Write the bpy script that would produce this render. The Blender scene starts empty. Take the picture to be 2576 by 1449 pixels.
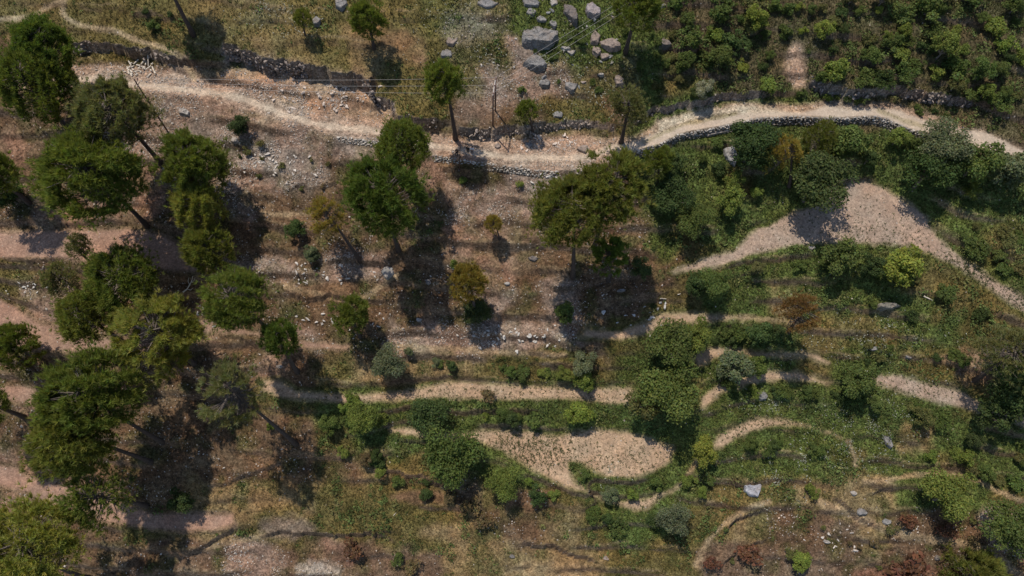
import bpy, bmesh, math, random
import numpy as np
from mathutils import Vector, Matrix
# ------------------------------------------------------------------ camera, sky, sun
F, PIT, ROL = 1750.0, math.radians(24.5), math.radians(3.8)      # photo pixels are 2576 x 1449
CAM = np.array([0.0, -41.5, 91.0])
S = bpy.context.scene
COL = S.collection
def _rx(a): c, s = math.cos(a), math.sin(a); return np.array([[1, 0, 0], [0, c, -s], [0, s, c]])
def _rz(a): c, s = math.cos(a), math.sin(a); return np.array([[c, -s, 0], [s, c, 0], [0, 0, 1]])
CM = _rx(PIT) @ _rz(ROL)
cd = bpy.data.cameras.new('camera'); co = bpy.data.objects.new('camera', cd); COL.objects.link(co)
m4 = Matrix(CM.tolist()).to_4x4(); m4.translation = Vector(CAM); co.matrix_world = m4
cd.sensor_width = 36; cd.lens = F / 2576 * 36; cd.clip_end = 3000; cd.clip_start = 1
S.camera = co
AZ, EL = math.radians(-41), math.radians(68)
SUN = np.array([math.sin(AZ) * math.cos(EL), math.cos(AZ) * math.cos(EL), math.sin(EL)])
W = bpy.data.worlds.new('World'); S.world = W; W.use_nodes = True
wn = W.node_tree.nodes; wl = W.node_tree.links
sky = wn.new('ShaderNodeTexSky'); sky.sky_type = 'NISHITA'; sky.sun_disc = False
sky.sun_elevation = EL; sky.sun_rotation = AZ % (2 * math.pi); sky.altitude = 1200
bg = wn['Background']; bg.inputs[1].default_value = 0.145; wl.new(sky.outputs[0], bg.inputs[0])
sl = bpy.data.lights.new('sun', 'SUN'); sl.energy = 4.0; sl.angle = math.radians(0.55); sl.color = (1, .95, .87)
so = bpy.data.objects.new('sun', sl); COL.objects.link(so); so.location = (-60, 60, 150)
so.rotation_euler = Vector(SUN).to_track_quat('Z', 'Y').to_euler()
S.view_settings.view_transform = 'Standard'; S.view_settings.look = 'None'; S.view_settings.gamma = 1
S.view_settings.exposure = 0.0
S.render.engine = 'CYCLES'; S.cycles.max_bounces = 5; S.cycles.diffuse_bounces = 2; S.cycles.transmission_bounces = 2; S.cycles.transparent_max_bounces = 4
R = np.random.default_rng(7); random.seed(7)
# ------------------------------------------------------------------ pixel <-> place
K = .445                                                          # mean slope of the hillside
def rays(u, v):
    u = np.asarray(u, float); v = np.asarray(v, float)
    d = np.stack([(u - 1288) / F, -(v - 724.5) / F, -np.ones_like(u)], -1)
    return d @ CM.T
def project(P):
    q = (np.asarray(P, float) - CAM) @ CM
    return 1288 - F * q[..., 0] / q[..., 2], 724.5 + F * q[..., 1] / q[..., 2]
def on_plane(u, v):
    d = rays(u, v); t = (K * CAM[1] - CAM[2]) / (d[..., 2] - K * d[..., 1]); return CAM + t[..., None] * d
def on_func(u, v, fn, n=25):
    P = on_plane(u, v); d = rays(u, v)
    for _ in range(n):
        z = fn(P[..., 0], P[..., 1]); Q = CAM + ((z - CAM[2]) / d[..., 2])[..., None] * d; P = P * .4 + Q * .6
    P[..., 2] = fn(P[..., 0], P[..., 1]); return P
def inside(px, py, poly):
    r = np.zeros(px.shape, bool); n = len(poly)
    for i in range(n):
        x0, y0 = poly[i]; x1, y1 = poly[(i + 1) % n]
        if y0 == y1: continue
        r ^= ((y0 > py) != (y1 > py)) & (px < (x1 - x0) * (py - y0) / (y1 - y0) + x0)
    return r
def densify(pts, step):
    out = []
    for a, b in zip(pts[:-1], pts[1:]):
        a = np.array(a, float); b = np.array(b, float); n = max(1, int(np.linalg.norm((b - a)[:2]) / step))
        for i in range(n): out.append(a + (b - a) * i / n)
    out.append(np.array(pts[-1], float)); return np.array(out)
def linedist(px, py, pts):
    best = np.full(px.shape, 1e9); sgn = np.zeros(px.shape)
    for a, b in zip(pts[:-1], pts[1:]):
        dx, dy = b[0] - a[0], b[1] - a[1]; L2 = dx * dx + dy * dy + 1e-9
        t = np.clip(((px - a[0]) * dx + (py - a[1]) * dy) / L2, 0, 1)
        ex, ey = px - a[0] - t * dx, py - a[1] - t * dy; dd = np.hypot(ex, ey); m = dd < best
        best[m] = dd[m]; sgn[m] = np.sign(dx * ey - dy * ex)[m]
    return best, sgn
def _h(ix, iy, s):
    n = (ix * 374761393 + iy * 668265263 + s * 1442695041) & 0xffffffff
    n = ((n ^ (n >> 13)) * 1274126177) & 0xffffffff
    return ((n ^ (n >> 16)) & 0xffff) / 65535.0
def vnoise(x, y, s=0):
    ix = np.floor(x).astype(np.int64); iy = np.floor(y).astype(np.int64); fx = x - ix; fy = y - iy
    fx = fx * fx * (3 - 2 * fx); fy = fy * fy * (3 - 2 * fy)
    return (_h(ix, iy, s) * (1 - fx) + _h(ix + 1, iy, s) * fx) * (1 - fy) + (_h(ix, iy + 1, s) * (1 - fx) + _h(ix + 1, iy + 1, s) * fx) * fy
def fbm(x, y, o=4, s=0):
    r = 0; a = .5
    for i in range(o): r = r + a * (vnoise(x, y, s + i) - .5) * 2; x = x * 2.03 + 17.1; y = y * 2.03 + 5.7; a *= .5
    return r
# ------------------------------------------------------------------ outlines read from the photograph
FIELDS = [  # outline, share of slope kept, colour key, label
 ([(-100,585),(0,582),(100,575),(330,572),(420,588),(520,660),(500,690),(380,680),(150,655),(0,652),(-100,650)], .25, 'R', 'reddish bare terrace strip running under the pines into their shadow'),
 ([(-80,735),(0,748),(43,770),(100,813),(140,816),(220,845),(300,850),(420,800),(520,803),(650,835),(780,856),(880,866),(880,882),(780,880),(650,848),(520,838),(420,868),(300,892),(80,885),(-80,860)], .3, 'R', 'long reddish litter covered terrace strip below the yellow pine'),
 ([(650,955),(700,950),(750,980),(880,990),(960,985),(1050,975),(1130,955),(1300,965),(1450,973),(1590,970),(1610,1016),(1540,1020),(1450,1008),(1260,1010),(1100,1005),(990,1012),(880,1018),(700,1005),(660,985)], .2, 'T', 'narrow ploughed tan terrace strip with scattered sprouts between two shrub rows'),
 ([(1758,1033),(1762,1000),(1790,972),(1818,955),(1870,945),(1932,930),(2010,932),(2095,962),(2080,972),(2000,958),(1932,962),(1870,975),(1820,990),(1775,1030)], .3, 'T', 'curved bare terrace strip running uphill past the biggest leafy tree'),
 ([(1730,905),(1755,880),(1800,868),(1850,870),(1900,885),(2022,883),(2060,890),(2095,912),(2085,920),(2030,900),(1900,900),(1848,890),(1800,905),(1760,926)], .3, 'T', 'thin bare terrace strip between leafy trees and a green bank'),
 ([(975,1073),(1050,1075),(1170,1090),(1215,1078),(1288,1078),(1355,1083),(1398,1096),(1435,1083),(1501,1076),(1571,1083),(1615,1093),(1698,1123),(1698,1133),(1688,1163),(1648,1189),(1588,1204),(1528,1204),(1495,1189),(1468,1169),(1435,1166),(1435,1179),(1448,1213),(1500,1243),(1475,1243),(1421,1226),(1371,1203),(1321,1173),(1288,1151),(1260,1137),(1210,1119),(1170,1109),(1050,1100),(980,1092)], .2, 'T', 'wide tan terrace field with rows of green seedlings and a rounded end'),
 ([(1475,1238),(1515,1246),(1555,1261),(1588,1254),(1631,1249),(1661,1236),(1695,1229),(1691,1239),(1655,1259),(1635,1283),(1605,1288),(1578,1281),(1540,1268),(1500,1254)], .2, 'T', 'small crescent of bare tan soil below the seedling field'),
 ([(1788,1120),(1808,1089),(1835,1076),(1871,1059),(1898,1049),(1932,1048),(1982,1054),(2032,1066),(2082,1083),(2119,1096),(2135,1113),(2119,1108),(2065,1086),(2025,1077),(1982,1073),(1932,1078),(1888,1089),(1848,1109),(1821,1129),(1800,1132)], .3, 'T', 'arched tan terrace strip with sprouts above a lush green bank'),
 ([(1685,683),(1695,673),(1745,660),(1795,636),(1841,630),(1861,610),(1905,570),(1932,566),(1975,540),(2030,520),(2090,490),(2120,465),(2140,455),(2180,452),(2225,470),(2282,503),(2332,540),(2345,566),(2358,593),(2398,623),(2448,663),(2505,703),(2576,743),(2680,800),(2680,870),(2576,790),(2532,760),(2478,723),(2432,690),(2382,663),(2325,636),(2292,623),(2232,618),(2148,615),(2042,616),(1965,626),(1932,636),(1888,646),(1848,660),(1808,676),(1755,683),(1695,690)], .42, 'G', 'large greyish tan field with dark stubble and a long tail'),
 ([(2188,950),(2215,940),(2265,940),(2315,955),(2372,968),(2425,983),(2470,1010),(2540,1040),(2650,1070),(2650,1100),(2576,1075),(2500,1050),(2442,1036),(2360,1016),(2299,999),(2249,983),(2205,968)], .3, 'G', 'tapering tan field ending in the shade of a leaning tree'),
 ([(1450,850),(1470,825),(1560,830),(1640,800),(1660,785),(1740,783),(1850,790),(1975,800),(1975,808),(1850,806),(1745,815),(1690,823),(1620,845),(1560,858)], .25, 'T', 'stony bare bench half covered by the shadow of two tall pines'),
 ([(-60,1165),(0,1166),(40,1172),(67,1193),(160,1215),(300,1262),(400,1290),(500,1286),(590,1290),(592,1325),(540,1338),(480,1340),(400,1336),(273,1318),(147,1283),(110,1272),(67,1243),(0,1226),(-60,1220)], .3, 'R', 'reddish bare terrace strip with a pale end below the lower pines'),
 ([(-60,965),(10,965),(60,968),(112,985),(200,1010),(190,1030),(100,1022),(0,1010),(-60,1005)], .3, 'R', 'short reddish terrace strip behind the lowest left pines'),
]
ROADC = [(-150,215),(0,212),(177,203),(333,218),(533,240),(711,292),(910,332),(1077,370),(1288,402),(1488,395),(1600,362),(1720,315),(1850,290),(2000,283),(2150,283),(2260,297),(2380,335),(2500,365),(2576,388),(2700,420)]
ROADP = [(-150,180),(0,178),(177,165),(260,160),(440,178),(533,205),(644,235),(711,258),(777,276),(844,285),(910,295),(990,310),(1060,325),(1164,348),(1244,350),(1320,352),(1430,345),(1521,345),(1588,345),(1648,310),(1655,300),(1721,284),(1788,267),(1868,255),(1932,258),(2015,262),(2075,250),(2132,258),(2199,258),(2249,262),(2329,285),(2380,300),(2425,322),(2472,325),(2532,355),(2576,377),(2700,400),
         (2700,425),(2576,398),(2499,382),(2432,368),(2375,352),(2319,333),(2282,323),(2232,300),(2199,293),(2132,297),(2065,297),(1999,293),(1932,297),(1905,298),(1855,310),(1808,320),(1755,330),(1705,340),(1655,366),(1595,383),(1530,412),(1480,428),(1395,433),(1340,430),(1288,422),(1230,415),(1180,408),(1130,398),(1090,393),(1020,372),(960,358),(920,355),(880,350),(844,345),(770,322),(700,303),(630,280),(533,255),(430,240),(330,230),(180,228),(0,232),(-150,235)]
TRACK = [(150,200),(233,197),(333,213),(433,223),(533,233),(617,250),(644,260),(711,287),(777,307),(844,320),(910,325),(960,333),(1077,363),(1144,377),(1211,387),(1288,397),(1355,395),(1421,398),(1488,392),(1540,372),(1600,365)]
DUST = [(1570,375),(1588,358),(1650,335),(1700,318),(1755,308),(1808,296),(1855,287),(1932,280),(2015,284),(2075,268),(2132,275),(2199,270),(2249,275),(2329,303),(2380,312),(2425,328),(2472,330),(2532,358),(2576,378),(2700,402),(2700,422),(2576,396),(2499,380),(2432,366),(2375,350),(2319,333),(2282,323),(2232,300),(2199,293),(2132,297),(1999,293),(1932,297),(1855,310),(1808,320),(1755,330),(1705,340),(1655,366),(1595,383)]
CREST = [  # crest line of the road cut with height over the road, then toe
 ([(183,110),(233,103),(283,110),(320,118),(367,122),(400,130),(440,143)], 2.3, [(183,136),(233,133),(287,126),(333,138),(400,150),(440,158)], .5),
 ([(560,113),(590,115),(617,127),(644,135),(667,143),(687,147),(717,145),(727,155),(754,155),(784,165),(820,172),(834,182),(870,190),(884,183),(904,187),(930,207),(938,222)], 4.4, [(560,150),(590,165),(644,178),(674,193),(711,193),(727,182),(770,182),(811,197),(830,193),(850,216),(884,216),(900,205),(925,224)], 1.7),
 ([(938,232),(951,243),(990,253),(994,283),(1004,292),(1030,290),(1060,297),(1097,297)], 2.5, [(935,250),(950,262),(975,270),(990,290),(1010,303),(1050,308),(1090,310)], .9),
 ([(1154,320),(1177,323),(1240,326),(1260,317),(1288,317),(1315,318),(1365,307),(1398,310),(1428,303),(1461,300),(1495,303),(1521,310),(1541,317)], 1.7, [(1160,341),(1210,347),(1244,345),(1288,338),(1340,340),(1400,334),(1461,325),(1521,335),(1545,340)], .4),
 ([(1600,300),(1641,273),(1681,263),(1721,257),(1771,250),(1798,240),(1855,233),(1888,230),(1921,231)], 1.45, [(1620,318),(1651,297),(1721,279),(1781,265),(1821,255),(1868,250),(1921,246)], .3),
 ([(2042,200),(2082,210),(2132,224),(2182,226),(2232,216),(2265,216),(2332,232),(2389,238),(2450,250)], 2.1, [(2048,228),(2082,240),(2132,252),(2182,250),(2232,244),(2265,246),(2332,264),(2389,272),(2450,290)], .5),
]
WALLS = [([(1597,383),(1655,366),(1705,341),(1755,331),(1808,321),(1855,311),(1905,299),(1932,298),(1999,294),(2065,298),(2132,298),(2199,294),(2232,301),(2282,324),(2319,334),(2375,351)], 1.2, 'long dry stone retaining wall under the pale dusty road'),
         ([(1090,393),(1130,398),(1180,408),(1230,415),(1288,422),(1340,430),(1400,434)], .65, 'low dark dry stone wall edging the road below the three people'),
         ([(844,345),(880,350),(920,355),(965,359)], .5, 'short low dry stone wall left of the twin dense pines by the road')]
LEDGES = [  # bank lines: points, drop in metres
 ([(0,655),(80,668),(150,655),(220,652)], .8), ([(60,895),(160,905),(250,905),(330,880)], .7), ([(540,845),(600,850),(660,865)], .6),
 ([(810,660),(870,655),(930,665),(1010,672)], .7), ([(700,735),(770,755),(850,748),(930,760),(1000,765)], .6), ([(1365,712),(1400,728),(1460,727),(1550,690)], .9),
 ([(1180,620),(1250,640),(1320,630)], .5), ([(1300,600),(1380,625),(1340,655)], .4), ([(790,450),(850,470),(780,478)], .5),
 ([(1090,425),(1150,440),(1230,440),(1310,445),(1380,460)], .8), ([(500,1230),(570,1215),(640,1190),(700,1170),(740,1155)], .5), ([(600,1300),(585,1340),(540,1365),(480,1395),(400,1410)], .6),
 ([(644,1350),(700,1340),(740,1338),(800,1345),(850,1350),(930,1345),(1010,1368)], .7), ([(1300,1350),(1340,1370),(1390,1370),(1430,1400),(1520,1415)], .7),
 ([(2165,1205),(2180,1240),(2200,1245),(2240,1228),(2262,1228)], .45), ([(2070,1245),(2130,1275),(2160,1300),(2200,1320),(2235,1335)], .6), ([(2060,1340),(2110,1355),(2140,1375)], .5),
 ([(2160,1370),(2200,1368),(2250,1390),(2300,1413),(2330,1420)], .45), ([(2160,1432),(2190,1425),(2230,1435),(2265,1445)], .5), ([(1810,1360),(1850,1310),(1900,1290),(1950,1290)], .7),
 ([(1800,1440),(1850,1400),(1900,1370),(1950,1360)], .6), ([(2375,1385),(2440,1400),(2520,1430)], .6), ([(1830,700),(1900,690),(1950,690)], .5),
 ([(2200,770),(2230,785),(2260,782)], .8), ([(1560,735),(1620,745),(1700,735)], .6), ([(300,130),(240,150)], .3), ([(700,480),(760,470),(800,490)], .4),
 ([(560,60),(700,70),(780,66)], .35), ([(970,60),(1010,62),(1080,55)], .4), ([(300,35),(380,30),(460,50)], .4), ([(860,120),(905,115)], .35),
 ([(910,1180),(1000,1190),(1100,1215),(1170,1245),(1230,1290)], .7), ([(960,1100),(1050,1115),(1110,1130)], .5), ([(1300,880),(1420,900),(1540,900)], .4), ([(1370,912),(1440,917)], .3)]
PATHS = [[(-20,50),(0,48),(50,47),(80,42),(110,22),(150,5),(165,-5)], [(160,10),(157,30),(170,48),(210,65),(240,70),(280,75),(320,92),(360,105),(420,122),(445,135),(465,165),(490,200)],
 [(2175,1212),(2195,1213),(2232,1207),(2299,1195),(2360,1191),(2420,1197),(2465,1213),(2510,1235),(2576,1262),(2640,1290)], [(1932,1263),(1881,1279),(1838,1306),(1808,1333),(1781,1363),(1768,1386),(1750,1420)],
 [(1700,1228),(1725,1200),(1745,1175),(1760,1150)], [(2060,1262),(2140,1295),(2232,1333),(2299,1353),(2399,1366),(2452,1376),(2520,1410),(2560,1446),(2600,1480)], [(660,537),(720,540),(780,535)],
 [(500,1385),(560,1368),(644,1352),(700,1345)], [(1000,872),(1120,876),(1290,888),(1420,893)], [(2135,1113),(2150,1150),(2152,1170)], [(1000,690),(900,760),(770,735),(720,722)]]
MAP = """yyooooywwoooogwwggggkkkkkkkkkkkk
boooooowyyorrowwsggggkkkkkkkkkkk
bbstssttttttoowssswwgokkkkkkkkkk
bbbsssssttttoobbboobggggggkkkkkk
rbbssssssssttttttttoggggggggggkk
bbrrrsssssbbrrbbssbbgggogggggggg
brrrrbbsbbbbbbsssbbbgggggggggggg
rrrrbbbbbbbbbbrrbbbbgogggggggggo
obbbbbbssbssbbbrbbbbboogggggooog
osbrrbbbbbbbbbbsbsbbooggyggggooo
rrrrrrrbbsbbssssssbooggggoooggoo
bbbbbbbbrboyyyyooooggggggoggoorg
rrbbbbbboogggggggggggoggggggggoo
bbbbbbbbbbogggggggggggggggggyggg
rrbbbbbbbbbyooggggggggggggoggogg
rrrrbbyyyyooooboboggggoooyyygggo
bbbbooyyooooooybbyoggooybbbybbbs
bbbbbddssdrdddyyyyyooodddddddbyb""".split()
#      r    g     b    stony grass
PAL = {'y': (.225,.155,.075,.15,.55), 'o': (.140,.108,.038,.08,.8), 'g': (.10,.128,.034,.18,1.), 'w': (.135,.115,.052,.35,.75), 'r': (.25,.145,.098,.35,.2),
       'b': (.128,.077,.045,.45,.4), 's': (.245,.165,.125,1.,.2), 't': (.28,.19,.125,.45,.15), 'd': (.14,.09,.06,.35,.35), 'k': (.105,.085,.045,.15,.9)}
FCOL = {'R': (.33,.20,.142), 'T': (.40,.275,.18), 'G': (.36,.26,.195)}
# ------------------------------------------------------------------ height of the hillside
GX0, GX1, GY0, GY1 = -90., 90., -52., 54.
def field_fn(poly, a, dz=0):
    P = on_plane(*np.array(poly, float).T); ym = P[:, 1].mean()
    return lambda x, y: K * ym + dz + a * K * (y - ym)
FFN = [field_fn(p, a) for p, a, _, _ in FIELDS]
_rc = on_plane(*np.array(ROADC, float).T); _o = np.argsort(_rc[:, 0]); _rx_, _rz_ = _rc[_o, 0], _rc[_o, 2]; _rz_ = _rz_.mean() + .62 * (_rz_ - _rz_.mean())
def zroad(x, y=None, h=0):
    return (np.interp(x - 3, _rx_, _rz_) + np.interp(x, _rx_, _rz_) + np.interp(x + 3, _rx_, _rz_)) / 3 + h
WALLP = []
for pts, hh, _ in WALLS:
    WALLP.append(on_func(*densify(pts, 4).T, lambda x, y: zroad(x)))
def solve(res, init):
    nx = int(round((GX1 - GX0) / res)) + 1; ny = int(round((GY1 - GY0) / res)) + 1
    X, Y = np.meshgrid(np.linspace(GX0, GX1, nx), np.linspace(GY0, GY1, ny))
    c = np.zeros((ny, nx), bool); val = np.zeros((ny, nx)); z0 = K * Y
    u, v = project(np.stack([X, Y, zroad(X)], -1)); m = inside(u, v, ROADP); c[m] = 1; val[m] = (zroad(X) - z0)[m]
    for (p, a, _, _), fn in zip(FIELDS, FFN):
        Z = fn(X, Y); u, v = project(np.stack([X, Y, Z], -1)); m = inside(u, v, p); c[m] = 1; val[m] = (Z - z0)[m]
    def line(P):
        ix = np.clip(np.round((P[:, 0] - GX0) / res).astype(int), 0, nx - 1); iy = np.clip(np.round((P[:, 1] - GY0) / res).astype(int), 0, ny - 1)
        c[iy, ix] = 1; val[iy, ix] = P[:, 2] - z0[iy, ix]
    for cr, h1, toe, h0 in CREST:
        t = densify(cr, 1.2); t[:, 1] += 7 * fbm(t[:, 0] / 16, t[:, 0] * 0, 4, 5); Pc = on_func(t[:, 0], t[:, 1], lambda x, y: zroad(x, h=h1)); Pt = Pc.copy(); Pt[:, 1] -= .28 + 1.1 * np.clip(fbm(Pt[:, 0] / 2.2, Pt[:, 0] * 0, 3, 15) - .18, 0, 1); Pt[:, 2] = zroad(Pt[:, 0], h=h0) + .7 * fbm(Pt[:, 0] / 1.5, Pt[:, 0] * 0, 3, 17).clip(-.3, 1); line(Pt); Pt = Pt.copy(); Pt[:, 1] -= .25; Pt[:, 2] -= .1; line(Pt); line(Pc)
        Pc = Pc.copy(); Pc[:, 1] += .3; Pc[:, 2] += .06; line(Pc); Pc = Pc.copy(); Pc[:, 1] += .5; Pc[:, 2] += .15; line(Pc)
    for P, (_, hh, _) in zip(WALLP, WALLS):
        Q = P.copy(); T = np.gradient(P[:, :2], axis=0); T /= np.linalg.norm(T, axis=1)[:, None] + 1e-9
        for off in (.45, .7, .95):
            Q = P.copy(); Q[:, 0] += T[:, 1] * off; Q[:, 1] -= T[:, 0] * off; Q[:, 2] -= hh + (off - .45) * .5; line(Q)
    d = init if init is not None else np.zeros((ny, nx))
    if d.shape != (ny, nx):
        yy = np.linspace(0, d.shape[0] - 1, ny); xx = np.linspace(0, d.shape[1] - 1, nx)
        y0 = np.minimum(yy.astype(int), d.shape[0] - 2); x0 = np.minimum(xx.astype(int), d.shape[1] - 2); fy = (yy - y0)[:, None]; fx = (xx - x0)[None]
        d = (d[y0][:, x0] * (1 - fx) + d[y0][:, x0 + 1] * fx) * (1 - fy) + (d[y0 + 1][:, x0] * (1 - fx) + d[y0 + 1][:, x0 + 1] * fx) * fy
    lam = (res / 9.) ** 2
    for it in range({1.: 400, .5: 160, .25: 70}[res]):
        d = np.where(c, val, d)
        n = np.zeros_like(d); n[1:-1, 1:-1] = (d[:-2, 1:-1] + d[2:, 1:-1] + d[1:-1, :-2] + d[1:-1, 2:]) / (4 + lam); d = n
    return np.where(c, val, d), c, X, Y
d, c, X, Y = solve(1., None); d, c, X, Y = solve(.5, d); d, c, X, Y = solve(.25, d)
H = d + K * Y; RES = .25
HB = H.copy(); soft = c.astype(float)                                             # how levelled the ground is (less relief there)
for _ in range(8):
    q = np.pad(soft, 1, mode='edge'); soft = (q[:-2, 1:-1] + q[2:, 1:-1] + q[1:-1, :-2] + q[1:-1, 2:] + q[1:-1, 1:-1] * 2) / 6
for pts, hh in LEDGES:
    a = np.array(pts, float); P = on_func(a[:, 0], a[:, 1], lambda x, y: K * y); w = densify([(p[0], p[1]) for p in P], .5)
    w[:, 0] += .5 * fbm(w[:, 0] / 3, w[:, 1] / 3, 2, 3); w[:, 1] += .6 * fbm(w[:, 0] / 2.2, w[:, 1] / 2.2, 3, 9)
    x0, x1 = w[:, 0].min() - 6, w[:, 0].max() + 6; y0, y1 = w[:, 1].min() - 6, w[:, 1].max() + 6
    i0, i1 = max(0, int((x0 - GX0) / RES)), min(X.shape[1], int((x1 - GX0) / RES)); j0, j1 = max(0, int((y0 - GY0) / RES)), min(X.shape[0], int((y1 - GY0) / RES))
    if i1 <= i0 or j1 <= j0: continue
    dd, sg = linedist(X[j0:j1, i0:i1], Y[j0:j1, i0:i1], w)
    ends = np.minimum(np.hypot(X[j0:j1, i0:i1] - w[0, 0], Y[j0:j1, i0:i1] - w[0, 1]), np.hypot(X[j0:j1, i0:i1] - w[-1, 0], Y[j0:j1, i0:i1] - w[-1, 1]))
    up = np.sign(sg) * (1 if w[-1, 0] > w[0, 0] else -1)
    H[j0:j1, i0:i1] += .62 * hh * up * np.exp(-dd / 1.6) * np.clip(ends / 2.5, 0, 1) * (1 - .8 * soft[j0:j1, i0:i1])
rel = 1 - .93 * soft
H += rel * (.38 * fbm(X / 7, Y / 7, 3, 21) + .2 * fbm(X / 1.7, Y / 1.5, 3, 31)) + .035 * fbm(X / .9, Y / .9, 2, 41) + rel * .10 * fbm(X / .55, Y / .55, 2, 43)
# narrow old terraces that follow the contours
ph = np.mod((HB + .45 * fbm(X / 6, Y / 6, 4, 51)) / 1.45, 1.); saw = np.where(ph < .8, .5 - ph / .8, -.5 + (ph - .8) / .2)
_u, _v = project(np.stack([X, Y, HB], -1)); H += rel * .80 * (1 - .75 * ((_v < 125) & (_u < 1150))) * saw * np.clip(fbm(X / 8, Y / 5, 3, 61) * 2.4 + .55, .06, 1)
fd = np.clip(np.minimum(np.minimum(X - GX0, GX1 - X), np.minimum(Y - GY0, GY1 - Y)) / 5, 0, 1); H = K * Y + (H - K * Y) * fd
NYg, NXg = H.shape
def hz(x, y):
    x = np.asarray(x, float); y = np.asarray(y, float)
    fx = np.clip((x - GX0) / RES, 0, NXg - 1.001); fy = np.clip((y - GY0) / RES, 0, NYg - 1.001); ix = fx.astype(int); iy = fy.astype(int); fx = fx - ix; fy = fy - iy
    z = (H[iy, ix] * (1 - fx) + H[iy, ix + 1] * fx) * (1 - fy) + (H[iy + 1, ix] * (1 - fx) + H[iy + 1, ix + 1] * fx) * fy
    out = (x < GX0) | (x > GX1) | (y < GY0) | (y > GY1)
    return np.where(out, K * y, z)
def ground(u, v):
    """the first place where the sight line of a photo pixel meets the hillside"""
    d = rays(u, v); t0 = (K * CAM[1] - CAM[2]) / (d[2] - K * d[1]); t = np.linspace(t0 * .88, t0 * 1.15, 900); P = CAM + t[:, None] * d
    b = np.nonzero(P[:, 2] <= hz(P[:, 0], P[:, 1]))[0]; i = b[0] if len(b) else len(t) // 2
    p = P[i].copy(); p[2] = float(hz(p[0], p[1])); return p
# ------------------------------------------------------------------ helpers for objects
def tag(o, label=None, cat=None, group=None, kind=None):
    if label: o['label'] = label
    if cat: o['category'] = cat
    if group: o['group'] = group
    if kind: o['kind'] = kind
    return o
def npmesh(name, V, T, mats=(), mi=None, tint=None, smooth=False):
    me = bpy.data.meshes.new(name); V = np.asarray(V, np.float32); T = np.asarray(T, np.int32); k = T.shape[1]
    me.vertices.add(len(V)); me.vertices.foreach_set('co', V.ravel())
    me.loops.add(T.size); me.loops.foreach_set('vertex_index', T.ravel())
    me.polygons.add(len(T)); me.polygons.foreach_set('loop_start', np.arange(0, T.size, k, dtype=np.int32)); me.polygons.foreach_set('loop_total', np.full(len(T), k, np.int32))
    for m in mats: me.materials.append(m)
    if mi is not None: me.polygons.foreach_set('material_index', np.asarray(mi, np.int32))
    me.polygons.foreach_set('use_smooth', np.full(len(T), smooth, bool))
    me.update(calc_edges=True)
    if tint is not None: put_color(me, 'tint', tint)
    return me
def put_color(me, name, rgb):
    a = me.attributes.new(name, 'FLOAT_COLOR', 'POINT'); rgb = np.asarray(rgb, np.float32)
    if rgb.ndim == 1: rgb = np.repeat(rgb[:, None], 3, 1)
    a.data.foreach_set('color', np.concatenate([rgb, np.ones((len(rgb), 1), np.float32)], 1).ravel())
def obj(name, me, parent=None, loc=None, color=None):
    o = bpy.data.objects.new(name, me); COL.objects.link(o)
    if parent: o.parent = parent
    if loc is not None: o.location = [float(q) for q in loc]
    if color: o.color = (*color, 1)
    return o
def empty(name, loc):
    o = bpy.data.objects.new(name, None); COL.objects.link(o); o.location = [float(q) for q in loc]; o.empty_display_size = .3; return o
def tube(P, rad, n=8, cap=True):
    P = np.asarray(P, float); rad = np.broadcast_to(np.asarray(rad, float), len(P)); V = []; T = []
    t = np.gradient(P, axis=0); t /= np.linalg.norm(t, axis=1)[:, None] + 1e-9
    ref = np.array([1., .2, .1]) if abs(t[0][0]) < .8 else np.array([0, 1., .2])
    for i in range(len(P)):
        a = np.cross(t[i], ref); a /= np.linalg.norm(a); b = np.cross(t[i], a)
        for j in range(n): an = 2 * math.pi * j / n; V.append(P[i] + rad[i] * (a * math.cos(an) + b * math.sin(an)))
    for i in range(len(P) - 1):
        for j in range(n):
            q = [i * n + j, i * n + (j + 1) % n, (i + 1) * n + (j + 1) % n, (i + 1) * n + j]; T += [[q[0], q[1], q[2]], [q[0], q[2], q[3]]]
    if cap:
        for i0 in (0, (len(P) - 1) * n):
            V.append(np.mean(V[i0:i0 + n], 0)); cidx = len(V) - 1
            T += [[cidx, i0 + (j + 1) % n, i0 + j] if i0 == 0 else [cidx, i0 + j, i0 + (j + 1) % n] for j in range(n)]
    return np.array(V), np.array(T)
def merge(parts):
    V = []; T = []; o = 0
    for v, t in parts: V.append(v); T.append(np.asarray(t) + o); o += len(v)
    return np.concatenate(V), np.concatenate(T)
def boxm(cx, cy, cz, sx, sy, sz):
    v = np.array([[x, y, z] for z in (-1, 1) for y in (-1, 1) for x in (-1, 1)], float) * .5 * [sx, sy, sz] + [cx, cy, cz]
    t = [[0,2,1],[1,2,3],[4,5,6],[5,7,6],[0,1,4],[1,5,4],[2,6,3],[3,6,7],[0,4,2],[2,4,6],[1,3,5],[3,7,5]]
    return v, np.array(t)
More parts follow.
